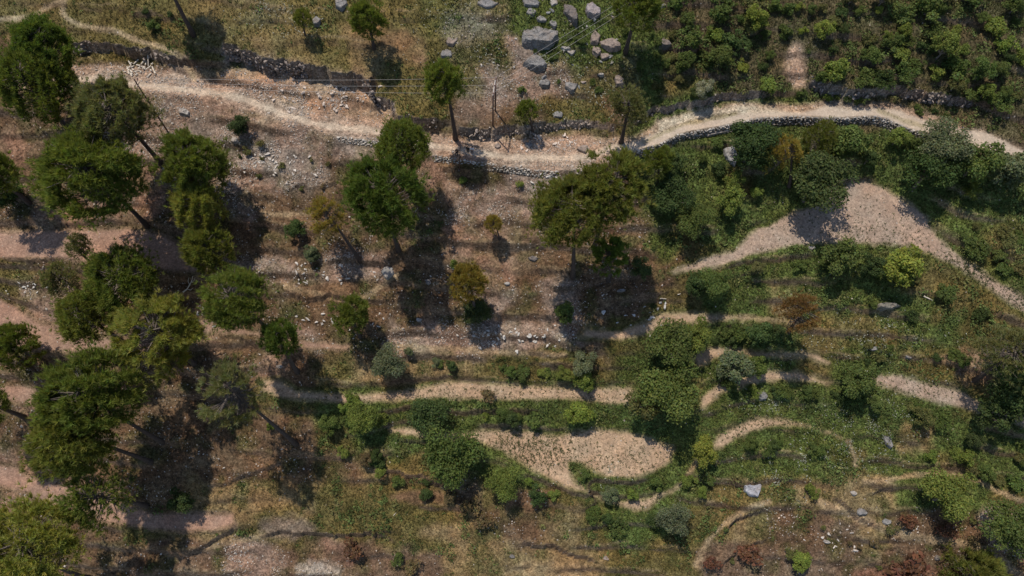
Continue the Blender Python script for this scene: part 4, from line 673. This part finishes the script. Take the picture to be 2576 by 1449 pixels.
LBIG = [leaf_proto(61 + i, 40, 11000, .045, .85, .86, .6) for i in range(3)]; LMED = [leaf_proto(71 + i, 24, 5200, .068, .9, .86, .6) for i in range(3)]; LBUSH = [leaf_proto(81 + i, 16 + i * 2, 2300, .085, .7, .9, .6) for i in range(5)]; LTHIN = [leaf_proto(91, 8, 500, .12, .8, .8)]
LT = {'d': (.070, .098, .036), 'n': (.105, .138, .042), 'b': (.165, .205, .050), 'y': (.20, .23, .05), 'g': (.15, .17, .095), 'o': (.155, .15, .06), 'r': (.17, .085, .055), 'w': (.28, .29, .2), 'k': (.19, .14, .075)}
ADJ = {'d': 'dark green', 'n': 'mid green', 'b': 'bright green', 'y': 'yellow green', 'g': 'grey green', 'o': 'olive', 'r': 'rust red', 'w': 'pale', 'k': 'brown dry'}
def nick(label, tint, r): return ('large ' if r > 28 else 'small ' if r < 15 else '') + ADJ[tint] + ' ' + label.replace('dark ', '').replace('dry ', '').replace('brown ', '')
def by_crown(u, v, h):
    uu, vv = float(u), float(v)
    for _ in range(6):
        B = ground(uu, vv); q = B + [0, 0, h]; a, b = project(q); uu += u - float(a); vv += v - float(b)
    return B
def broad(u, v, r, tint, kind, label, name='leafy_tree', hf=None, group='leafy trees and shrubs on the terraces', cat=None):
    B0 = ground(u, v); rad = r * np.linalg.norm(B0 - CAM) / F; protos = {'B': LBIG, 'M': LMED, 'S': LBUSH, 'T': LTHIN}[kind]; h = rad * (hf or {'B': 1.15, 'M': 1.05, 'S': .42, 'T': .7}[kind]); B = by_crown(u, v, h)
    e = empty(name, B); tag(e, label, cat or ('tree' if 'tree' in name else 'shrub'), group); me = protos[R.integers(0, len(protos))]
    cw = obj('crown' if 'tree' in name else 'foliage', me, e, (0, 0, h), tuple(np.array(LT[tint]) * R.uniform(.85, 1.15) * R.uniform(.95, 1.05, 3))); cw.scale = (rad * R.uniform(.92, 1.08), rad * R.uniform(.92, 1.08), rad * R.uniform(.9, 1.15)); cw.rotation_euler = (0, 0, R.uniform(0, 6.28)); obj('branches', WOOD[me.name], cw)
    if kind in 'BM' or r > 22:
        n = 6; t = np.linspace(0, 1, n)[:, None]; V, T = tube(np.concatenate([R.normal(0, .12, 2) * np.sin(t * 3), t * h * 1.1 - .25 * (1 - t)], 1), .055 * rad * (1.2 - t[:, 0] * .8), 7); obj('trunk' if 'tree' in name else 'stem', npmesh('trunk', V, T, [M_TWIG], smooth=True), e)
    return e
TREES = [
 (1690,492,54,'d','B','dark leafy tree right of the two tall pines'),(1692,415,32,'d','M','small dark tree between the tall pines and the road wall'),(1745,548,50,'n','B','dark tree overhanging the stony left end of the large field'),(1835,508,38,'b','M','bright round tree on the grass above the large field'),
 (1898,360,62,'d','B','dense dark tree just below the road wall slab'),(2062,452,76,'d','B','big dark tree shading the top of the large field'),(2140,350,42,'n','M','green tree at the foot of the road wall bend'),(2262,345,26,'b','M','bright small tree touching the road wall'),(2372,356,58,'g','B','grey green tree over the road behind the wall end'),(2345,425,60,'d','B','dark wide tree below the grey green roadside tree'),
 (2462,410,46,'n','M','spiky green tree beside the road right of the grey green one'),(2545,425,48,'g','M','silvery leaved tree beside the spiky green one'),(2112,648,46,'n','M','upright tree on the bank below the large field'),(2266,664,46,'y','M','bright yellow green tree on the bank below the large field'),(2190,672,32,'d','M','dark tree between the upright and the yellow green trees'),
 (1746,712,30,'d','M','small dark tree with fine leaves at the narrow end of the large field'),(1798,715,44,'n','B','bushy green tree at the narrow end of the large field'),(1690,862,62,'n','B','large leafy tree on the bank below the stony bench'),(1752,845,42,'b','M','bright tree attached to the large leafy one on the bank'),(1845,920,44,'g','M','grey green tree above the curved bare strip'),(1906,925,28,'n','M','small green tree right of the grey green one'),(1918,842,38,'d','M','dark round tree beside the dying orange pine'),(1852,850,30,'n','S','round green shrub on the bank above the thin strip'),
 (1692,990,82,'n','B','biggest leafy tree, standing between the two ploughed strips'),(1620,1010,45,'o','M','olive tree leaning out from the biggest leafy tree'),(1468,915,36,'g','M','tall pale green tree above the narrow ploughed strip'),(1466,962,32,'b','M','lower bright half of the pale green tree pair'),(1456,1045,34,'y','M','bright tree with a pointed shadow on the seedling field'),(975,912,48,'g','B','pale leaved tree at the left end of the upper shrub row'),(910,1055,44,'b','B','bright green round tree left of the dark spreading one'),
 (1075,1045,52,'d','B','dark blue green tree above the lower terrace'),(830,1066,26,'n','M','small tree on the brown slope near the terrace end'),(1132,1150,74,'n','B','large spreading tree with bare twigs below the terrace'),(1266,1212,42,'b','B','bright tree on the edge below the seedling field'),(2156,960,44,'n','M','green tree at the tip of the tapering field'),(1772,1138,36,'y','M','bright tree beside the short path stub'),(2392,1246,54,'b','B','round bright green tree alone on the dry lower slope'),
 (2548,1330,58,'n','B','dark green tree on the dry bank at the end of the worn path'),(1615,675,30,'d','M','dark tree in the deep pine shade'),(1424,788,32,'n','M','green tree on gravel below the tall pine foot'),(742,575,26,'d','M','dark bush tree on the slope below the sparse yellowish pine'),(780,640,22,'g','M','small bluish tree downhill of the dark bush tree'),(602,315,26,'d','M','dark round shrub on the stony slope below the road'),(1200,782,40,'d','B','dark leafy tree hidden behind the brownish round pine'),(20,490,30,'d','M','dark shrub at the left end of the red strip'),
 (1692,1308,42,'g','B','grey green tree on the slope below the crescent field'),(1533,1246,22,'g','M','small grey green tree beside the crescent field'),(2018,1415,24,'b','M','narrow bright shrub on the lowest dry terrace'),(1905,45,30,'y','M','bright yellow green tree in the upper scrub'),(1770,226,26,'w','M','pale flowering tree above the road cut'),(455,1262,32,'d','M','dark bush in the shade on the lower red strip'),(2500,1040,40,'d','M','dark tree at the shaded end of the tapering field'),(2560,985,60,'d','B','dark tree behind the leaning sparse pine')]
for a in TREES: broad(*a)
SHRUBS = [(385,65,17,'n','S','lone round shrub on the upper grass'),(1650,1215,20,'n','S','round shrub inside the green crescent'),(1562,1240,0,'n','S',''),(1470,1195,18,'n','S','shrub on the stony tongue beside the seedling field'),(1548,1325,28,'n','S','green shrub on the slope below the crescent field'),(1352,1250,27,'d','S','dark shrub on the bank below the seedling field'),(1590,1240,18,'b','S','bright ferny shrub inside the green crescent'),
 (885,1385,28,'r','T','rust red shrub on the dark lower bank'),(1885,1392,30,'r','T','rust red shrub on the dry spur'),(1790,1415,20,'r','T','small rust red shrub on the dry spur edge'),(2270,1455,50,'r','T','wide rust red shrub at the foot of the slope'),(1215,1310,26,'k','T','dry brown shrub on the diagonal bank'),(1190,1275,24,'k','T','brown dry shrub at the top of the diagonal bank'),(2285,1315,22,'r','T','reddish dry shrub on the lower bank'),(2380,1335,22,'r','T','orange dry shrub right of the reddish one'),
 (1000,1405,18,'n','S','green shrub beside dead twigs on the lower bank'),(1035,1425,22,'k','T','dead twiggy shrub on the lower bank'),(2040,1235,19,'b','S','bright low shrub at the head of the dry bank'),(2458,625,28,'n','S','round shrub on the grass right of the large field'),(1230,995,24,'k','T','bare twiggy shrub between the shrub rows'),(1240,560,1,'n','S',''),(2425,1150,24,'b','S','spiky light shrub beside the lower right path'),(1520,1180,0,'n','S',''),
 (1730,1210,22,'b','S','ferny shrub at the end of the short path stub'),(1345,1060,24,'n','S','shrub with a small shadow on the seedling field edge'),(1310,830,0,'n','S',''),(1990,1395,16,'o','S','narrow yellowish shrub on the dry terrace'),(680,1070,14,'b','S','small bright sprout at the foot of the grey half bare pine'),(1140,665,14,'b','S','small bright bush at the edge of the long pine shadow'),(1165,455,12,'b','S','small bright plant below the road wall'),(1308,462,12,'b','S','leafy sapling on the gravel below the road wall')]
for a in SHRUBS:
    if a[5]: broad(*a, name='shrub', hf=.6)
def along(pts, n, spread, rmin, rmax, tints, label, group, kinds='SSSM'):
    w = densify(pts, 3)
    for i in range(n):
        q = w[int(R.integers(0, len(w)))]; r = R.uniform(rmin, rmax); tn = tints[R.integers(0, len(tints))]; broad(q[0] + R.normal(0, spread), q[1] + R.normal(0, spread * .6), r, tn, kinds[R.integers(0, len(kinds))], nick(label, tn, r), 'shrub' if tn != 'k' else 'dry_bush', group=group)
def within(poly, n, rmin, rmax, tints, label, group, kinds='SSM'):
    a = np.array(poly, float); done = []; tries = 0
    while len(done) < n and tries < 6000:
        tries += 1; u = R.uniform(a[:, 0].min(), a[:, 0].max()); v = R.uniform(a[:, 1].min(), a[:, 1].max()); r = rmin + (rmax - rmin) * R.random() ** 1.6
        if not inside(np.array([u]), np.array([v]), poly)[0] or any(math.hypot(u - x, v - y) < .62 * (r + s) for x, y, s in done): continue
        done.append((u, v, r)); tn = tints[R.integers(0, len(tints))]; broad(u, v, r, tn, kinds[R.integers(0, len(kinds))], nick(label, tn, r), 'shrub' if tn != 'k' else 'dry_bush', group=group)
within([(1690,0),(2576,-30),(2600,290),(2480,270),(2390,225),(2265,205),(2130,215),(2060,195),(2050,120),(2010,90),(1975,140),(1960,215),(1850,225),(1760,240),(1700,200)], 80, 12, 40, 'ddnnnnbbnoy', 'bushy shrub in the steep scrub above the road', 'scrub on the steep slope above the road')
within([(1640,420),(1720,380),(1850,345),(2000,315),(2180,315),(2300,350),(2430,390),(2560,470),(2576,540),(2450,500),(2330,500),(2240,450),(2130,430),(1960,480),(1850,560),(1780,600),(1720,600)], 20, 12, 28, 'ddnnnbo', 'leafy shrub between the road wall and the large field', 'shrubs between the road wall and the large field')
along([(1840,690),(1960,668),(2040,655),(2200,685),(2330,695),(2440,775),(2570,860)], 13, 9, 11, 25, 'dnnnbo', 'leafy shrub in the hedge under the large field', 'hedge under the large field')
along([(1700,880),(1800,852),(1960,842)], 9, 10, 14, 28, 'dnn', 'leafy shrub on the bank over the thin bare strip', 'shrubs over the thin bare strip')
along([(1030,895),(1160,925),(1310,938),(1420,940)], 11, 7, 11, 23, 'dnnbg', 'leafy shrub in the row above the narrow ploughed strip', 'shrub row above the ploughed strip'); along([(950,1060),(1150,1048),(1270,1050),(1340,1055),(1560,1045)], 10, 8, 11, 23, 'dnnnb', 'leafy shrub between ploughed strip and seedling field', 'shrub row below the ploughed strip')
along([(2110,995),(2250,1015),(2350,1055),(2450,1095),(2590,1160)], 14, 11, 11, 25, 'dnnno', 'leafy shrub in the thick hedge below the tapering field', 'hedge below the tapering field'); along([(2190,1130),(2300,1150),(2400,1150),(2450,1185),(2560,1210)], 9, 9, 9, 21, 'nnbo', 'leafy shrub above the thin lower right path', 'shrubs above the lower path')
along([(1320,1195),(1380,1230),(1440,1260),(1500,1310),(1600,1330),(1660,1290),(1740,1240),(1800,1180)], 9, 12, 10, 22, 'dnnb', 'leafy shrub on the bank around the crescent field', 'shrubs around the crescent field')
within([(2060,720),(2150,705),(2240,750),(2330,820),(2460,880),(2480,930),(2330,930),(2150,920),(2060,860)], 11, 9, 22, 'dnnno', 'leafy shrub in the green hollow around the mossy stone heap', 'shrubs in the green hollow')
along([(1880,1130),(1990,1118),(2070,1135)], 8, 9, 10, 20, 'dnn', 'leafy shrub on the bank under the arched strip', 'shrubs under the arched strip'); along([(1820,960),(1900,985),(2040,985),(2100,1000)], 9, 9, 10, 22, 'dnnb', 'leafy shrub on the lush bank above the arched strip', 'shrubs above the arched strip')
along([(830,930),(900,940),(860,1060)], 6, 16, 10, 20, 'nb', 'small leafy shrub at the dry end of the shrub rows', 'small shrubs at the dry end'); along([(860,1130),(960,1180),(1060,1230),(1180,1270)], 14, 12, 9, 20, 'nbkdk', 'scraggly shrub on the eroded bank below the spreading tree', 'scraggly shrubs on the eroded bank')
within([(1640,60),(1700,40),(1720,200),(1680,240),(1600,200)], 10, 9, 20, 'no', 'low shrub between rocks and scrub on the upper slope', 'low shrubs at the scrub edge'); within([(1260,110),(1640,20),(1600,160),(1500,240),(1300,260)], 12, 7, 15, 'nng', 'low green bush between the boulders of the rocky slope', 'low bushes between the boulders', 'S')
within([(2400,560),(2576,560),(2576,720),(2480,660)], 9, 10, 22, 'no', 'low shrub on the grass beside the tail of the large field', 'shrubs beside the large field', 'S'); within([(560,300),(900,430),(760,500),(560,420)], 12, 6, 13, 'okd', 'dry little bush on the stony slope below the road', 'dry bushes on the stony slope', 'ST')
within([(300,20),(480,20),(470,70),(330,75)], 3, 7, 11, 'do', 'low dark shrub on the upper grass bank', 'low shrubs on the upper grass', 'S'); within([(1980,225),(2090,235),(2240,255),(2400,280),(2380,300),(2240,262),(2060,255)], 10, 8, 17, 'nbd', 'weedy bush at the foot of the right road cut', 'weedy bushes at the road cut', 'S')
within([(1780,1340),(2060,1290),(2500,1300),(2500,1440),(1830,1440)], 16, 7, 16, 'kko', 'dry brown bush on the lowest terraces', 'dry bushes on the lowest terraces', 'ST'); within([(40,880),(340,890),(300,960),(60,950)], 6, 9, 18, 'dk', 'dark twiggy bush on the bank in the left grove', 'dark bushes in the left grove', 'ST')
# ------------------------------------------------------------------ power line
def pole(bu, bv, tu, tv, r0, label, arms=(), lean=True):
    B = ground(bu, bv); Kp = crown_at(B, tu, tv); h = Kp[2] - B[2]; e = empty('utility_pole', B); tag(e, label, 'pole', 'power line poles'); top = (Kp - B)
    V, T = tube([[0, 0, -.5], top * .5, top], [r0, r0 * .85, r0 * .7], 10); obj('shaft', npmesh('shaft', V, T, [M_POLE], smooth=True), e)
    V, T = tube([[0, 0, -.1], [0, 0, .12]], [r0 * 1.9, r0 * 1.7], 10); obj('footing', npmesh('footing', V, T, [M_TWIG]), e)
    return e, B, top
def bar(e, a, b, name, r, m): V, T = tube([a, b], [r, r], 6); return obj(name, npmesh(name, V, T, [m]), e)
def insul(e, p):
    V, T = tube([p, p + [0, 0, .08], p + [0, 0, .16], p + [0, 0, .24]], [.07, .09, .05, .06], 8); obj('insulator', npmesh('insulator', V, T, [M_PORC]), e)
e1, B1, t1 = pole(423, 333, 337, 199, .12, 'single rusty pole rising between pines left of the stony slope')
at1 = [B1 + t1 + [0, .62, -.45], B1 + t1 + [0, .0, -.45], B1 + t1 + [0, -.62, -.45]]
arm1 = bar(e1, t1 + [0, -.7, -.7], t1 + [0, .7, -.7], 'cross_arm', .05, M_POLE); bar(e1, t1 + [0, -.6, -1.15], t1 + [0, .6, -1.15], 'cross_arm', .05, M_POLE)
for q in at1: insul(arm1, q - B1 - [0, 0, .24])
V, T = tube([t1 * .8, t1 * .8 + [.9, -.5, -t1[2] * .75]], [.02, .02], 5); obj('stay_wire', npmesh('stay_wire', V, T, [M_POLE]), e1)
# twin pole structure: two shafts joined by a beam at the top
Ba = ground(1246, 279); Bb = ground(1240, 316); Ka = crown_at(Ba, 1245, 203); Kb = crown_at(Bb, 1240, 234); e2 = empty('twin_pole', (Ba + Bb) / 2); tag(e2, 'twin rusty poles joined by a top beam above the road cut', 'pole', 'power line poles'); O2 = (Ba + Bb) / 2; zt = max(Ka[2], Kb[2])
for b in (Ba, Bb):
    V, T = tube([b - O2 - [0, 0, .5], [b[0] - O2[0], b[1] - O2[1], zt - O2[2] + .1]], [.12, .09], 10); obj('shaft', npmesh('shaft', V, T, [M_POLE], smooth=True), e2)
ma = np.array([Ba[0], Ba[1] + .5, zt]) - O2; mb = np.array([Bb[0], Bb[1] - .4, zt]) - O2; beam = bar(e2, ma, mb, 'cross_beam', .06, M_WIRE); bar(e2, ma + [.15, 0, -.05], mb + [.15, 0, -.05], 'cross_beam', .05, M_POLE); bar(e2, ma + [0, -.6, -1.6], mb + [0, .5, -1.7], 'brace', .04, M_POLE)
at2 = [O2 + ma + (mb - ma) * f + [0, 0, .2] for f in (.08, .5, .92)]
for q in at2: insul(beam, q - O2 - [0, 0, .2])
# the next pole up the slope, outside the photograph, carries the far end of the wires
B3 = ground(2130, -250); e3 = empty('utility_pole', B3); tag(e3, 'rusty pole far up the scrub slope carrying the wire ends', 'pole', 'power line poles'); V, T = tube([[0, 0, -.5], [0, 0, 8]], [.13, .09], 10); obj('shaft', npmesh('shaft', V, T, [M_POLE]), e3); bar(e3, np.array([-.6, -.9, 7.8]), np.array([.6, .9, 7.8]), 'cross_arm', .06, M_POLE); at3 = [B3 + [-.5, -.8 + i * .8, 8.] for i in (2, 1, 0)]
def wire(a, b, sag, lab):
    t = np.linspace(0, 1, 22)[:, None]; P = a + (b - a) * t; P[:, 2] -= sag * 4 * (t * (1 - t))[:, 0]; V, T = tube(P - a, .0125, 5); o = obj('power_wire', npmesh('power_wire', V, T, [M_WIRE]), None, a); tag(o, lab, 'wire', 'overhead power wires')
for i, w_ in enumerate(('uphill', 'middle', 'downhill')):
    wire(at1[(2, 0, 1)[i]] if False else at1[i], at2[i], .5, w_ + ' wire of the span between the single pole and the twin poles'); wire(at2[i], at3[i], .6, w_ + ' wire of the span rising from the twin poles over the boulders')
e4, B4, t4 = pole(1155, 428, 1158, 356, .085, 'thin pole standing below the road wall beside the seated person'); bar(e4, t4 + [-.3, 0, -.3], t4 + [.3, 0, -.3], 'cross_arm', .035, M_POLE); insul(e4, t4 + [.25, 0, -.28])
# ------------------------------------------------------------------ peeled logs beside the road cut
LOGS = [(780,410,590,610),(1040,460,955,600),(1100,470,1095,690),(1190,265,1190,690),(370,470,500,690),(460,575,550,610),(595,680,470,750),(710,655,880,685),(940,545,920,650),(850,715,775,795),(890,725,960,705),(445,700,400,820),(305,720,365,790),(310,775,415,890),(175,930,300,955),(360,860,368,1020),(445,865,550,980),(530,805,625,900),(590,920,860,880),(890,910,865,985),(415,965,500,975),(440,1000,525,1100),(505,1010,550,1050),(665,950,700,970),(715,1015,745,1040),(655,1055,705,1070),(1000,745,995,855),(1050,740,1045,830),(1300,690,1095,865),(1390,575,1330,665),(1350,715,1425,890),(1435,905,1490,1025),(1270,835,1345,930),(1310,1005,1175,1105),(965,730,1075,740)]
for i, (x0, y0, x1, y1) in enumerate(LOGS):
    a = ground(301.9 + x0 * .0608, 125.8 + y0 * .0608); b = ground(301.9 + x1 * .0608, 125.8 + y1 * .0608); r = (.075 + .035 * R.random()) * (1 if np.linalg.norm(b - a) > .9 else 1.1); a[2] += r + .06 * R.random(); b[2] += r + .12 * (i % 3); m = (a + b) / 2
    V, T = tube([a - m, (a - m) * .4 + R.normal(0, .015, 3), (b - m) * .5 + R.normal(0, .015, 3), b - m], [r, r * .95, r * .93, r * .85], 8); ln = np.linalg.norm(b - a); o = obj('peeled_log', npmesh('peeled_log', V, T, [M_LOG]), None, m)
    tag(o, ('long' if ln > 1.3 else 'short' if ln < .7 else 'mid length') + (' thick' if r > .092 else ' thin') + ' peeled pale log in the scattered pile by the road cut', 'log', 'scattered peeled logs')
# fallen branch and single timber pieces
def branch(pts, r, label, name='fallen_branch', m=None):
    P = np.array([ground(u, v) for u, v in pts]); P[:, 2] += r + .05; c = P[0].copy(); V, T = tube(P - c, np.linspace(r, r * .4, len(P)), 6); o = obj(name, npmesh(name, V, T, [m or M_LOG]), None, c); tag(o, label, 'branch' if 'branch' in name else 'timber'); return o, c
o, c = branch([(462,736),(472,728),(478,718),(484,706),(486,696)], .1, 'bare grey forked branch lying in the pine shade')
for pts in ([(472,728),(480,731),(486,726)], [(478,718),(474,708),(476,700)], [(484,712),(490,706),(492,700)]):
    P = np.array([ground(u, v) for u, v in pts]); P[:, 2] += .15; V, T = tube(P - c, np.linspace(.06, .025, 3), 5); obj('twig', npmesh('twig', V, T, [M_LOG]), o)
branch([(2322,746),(2344,757)], .13, 'pale timber beam lying on the grassy bank of the green hollow', 'timber_beam'); branch([(1660,752),(1676,753)], .09, 'short pale plank on the shaded bank', 'timber_plank'); branch([(1704,742),(1712,740)], .08, 'small white plank by the bushy tree', 'timber_plank'); branch([(990,1297),(997,1290)], .05, 'thin pale stick lying on the lower grass', 'fallen_branch')
# ------------------------------------------------------------------ people on the road
def skin_mesh(name, verts, edges, rad, m, sub=1):
    me = bpy.data.meshes.new(name); me.from_pydata(verts, edges, []); o = bpy.data.objects.new(name, me); COL.objects.link(o); md = o.modifiers.new('s', 'SKIN'); sb = o.modifiers.new('u', 'SUBSURF'); sb.levels = sub; sb.render_levels = sub
    for i, r in enumerate(rad): me.skin_vertices[0].data[i].radius = r if isinstance(r, tuple) else (r, r)
    me.skin_vertices[0].data[0].use_root = True; dg = bpy.context.evaluated_depsgraph_get(); dg.update(); out = bpy.data.meshes.new_from_object(o.evaluated_get(dg)); bpy.data.objects.remove(o); bpy.data.meshes.remove(me); out.name = name
    out.materials.clear(); out.materials.append(m); out.polygons.foreach_set('use_smooth', np.ones(len(out.polygons), bool)); return out
def person(feet_px, yaw, shirt, trouser, label, sit=False, arms='front', hair=(.015, .012, .01), shoe=(.5, .5, .5), hgt=1.):
    B = ground(*feet_px); e = empty('person', B); e.rotation_euler = (0, 0, yaw); e.scale = (hgt,) * 3; tag(e, label, 'person', None)
    if sit: J = dict(pel=(0, 0, .42), wa=(0, -.02, .62), ch=(0, .04, .88), ne=(0, .08, 1.03), hd=(0, .12, 1.15), tp=(0, .11, 1.27), kn=(.13, .42, .50), an=(.14, .38, .09), to=(.15, .55, .04), hp=(.1, .05, .40))
    else: J = dict(pel=(0, 0, .93), wa=(0, 0, 1.1), ch=(0, .01, 1.34), ne=(0, .02, 1.49), hd=(0, .06, 1.59), tp=(0, .06, 1.72), kn=(.11, .02, .50), an=(.12, 0, .09), to=(.13, .17, .04), hp=(.1, 0, .88))
    z = J['ch'][2]; yc = J['ch'][1]
    if sit: sh, el, wr = (.19, yc, z + .05), (.25, yc + .16, z - .2), (.14, yc + .36, z - .28)
    elif arms == 'front': sh, el, wr = (.19, yc, z + .05), (.25, yc + .06, z - .22), (.07, yc + .28, z - .2)
    else: sh, el, wr = (.19, yc, z + .05), (.24, yc - .02, z - .24), (.25, yc + .04, z - .49)
    verts = []; rad = []; edges = []
    def add(p, r, par=None):
        verts.append(p); rad.append(r)
        if par is not None: edges.append((par, len(verts) - 1))
        return len(verts) - 1
    pel = add(J['pel'], (.15, .11)); wa = add(J['wa'], (.13, .10), pel); ch = add(J['ch'], (.17, .11), wa); ne = add(J['ne'], .055, ch); hd = add(J['hd'], (.075, .09), ne); add(J['tp'], (.06, .07), hd)
    for s in (-1, 1):
        f = lambda p: (p[0] * s, p[1], p[2]); a = add(f(J['hp']), .09, pel); k = add(f(J['kn']), .06, a); an = add(f(J['an']), .042, k); add(f(J['to']), .038, an)
        a = add(f(sh), .065, ch); k = add(f(el), .045, a); w = add(f(wr), .03, k); d = np.array(wr) - np.array(el); d /= np.linalg.norm(d); pm = np.array(wr) + d * .07; pi = add(f(tuple(pm)), (.034, .02), w); sd = np.cross(d, [0, 0, 1.]) if abs(d[2]) < .9 else np.array([0, 1., 0]); sd /= np.linalg.norm(sd)
        for q, ln in ((-.03, .065), (-.01, .08), (.012, .078), (.032, .06)): kn_ = add(f(tuple(pm + sd * q + d * ln * .5)), .009, pi); add(f(tuple(pm + sd * q * 1.1 + d * ln * .9 + np.array([0, 0, -.03]))), .008, kn_)
        th = add(f(tuple(np.array(wr) + d * .03 - sd * .045)), .011, w); add(f(tuple(np.array(wr) + d * .07 - sd * .06)), .009, th)
    obj('body', skin_mesh('body', verts, edges, rad, M_SKIN), e)
    v = [J['pel'], J['wa'], J['ch'], tuple(np.array(J['ne']) - [0, .0, .05])]; ed = [(0, 1), (1, 2), (2, 3)]; rd = [(.175, .135), (.16, .125), (.195, .135), .09]
    for s in (-1, 1):
        f = lambda p: (p[0] * s, p[1], p[2]); v += [f(sh), f(el), f(tuple(np.array(el) * .6 + np.array(wr) * .4))]; n0 = len(v); ed += [(2, n0 - 3), (n0 - 3, n0 - 2), (n0 - 2, n0 - 1)]; rd += [.085, .065, .06]
    obj('shirt', skin_mesh('shirt', v, ed, rd, shirt), e)
    v = [tuple(np.array(J['pel']) + [0, 0, .06]), J['pel']]; ed = [(0, 1)]; rd = [(.16, .12), (.17, .13)]
    for s in (-1, 1):
        f = lambda p: (p[0] * s, p[1], p[2]); v += [f(J['hp']), f(J['kn']), f(tuple(np.array(J['an']) + [0, 0, .02]))]; n0 = len(v); ed += [(1, n0 - 3), (n0 - 3, n0 - 2), (n0 - 2, n0 - 1)]; rd += [.105, .08, .065]
    obj('trousers', skin_mesh('trousers', v, ed, rd, trouser), e)
    hm = cloth('hair', hair); h = np.array(J['hd']); obj('hair', skin_mesh('hair', [tuple(h + [0, -.05, .0]), tuple(h + [0, -.035, .07]), tuple(h + [0, .03, .125])], [(0, 1), (1, 2)], [(.085, .07), (.09, .085), (.06, .05)], hm), e)
    sm = cloth('shoe', shoe)
    for s in (-1, 1): obj('shoe', skin_mesh('shoe', [(J['an'][0] * s, J['an'][1] - .03, .05), (J['to'][0] * s, J['to'][1] + .04, .045)], [(0, 1)], [.055, .05], sm), e)
    return e
person((1188, 387), 3.0, cloth('white_shirt', (.72, .72, .76)), cloth('navy_trousers', (.02, .022, .035)), 'standing person in a white shirt and dark trousers on the road', shoe=(.7, .7, .68))
person((1177, 386), 2.6, cloth('black_shirt', (.012, .012, .013)), cloth('grey_trousers', (.09, .095, .085)), 'standing person in a black top beside the one in white', arms='side', shoe=(.65, .65, .62))
ps = person((1151, 386), 2.9, cloth('brown_shirt', (.10, .055, .04)), cloth('dark_trousers', (.03, .025, .022)), 'crouching person in brown clothes beside the thin pole', sit=True, shoe=(.1, .08, .06))
o = boulder(ell(1151, 384, 4.5, 3), .36, GRY, 'low flat stone under the crouching person', 77, name='seat_stone', cat='stone')
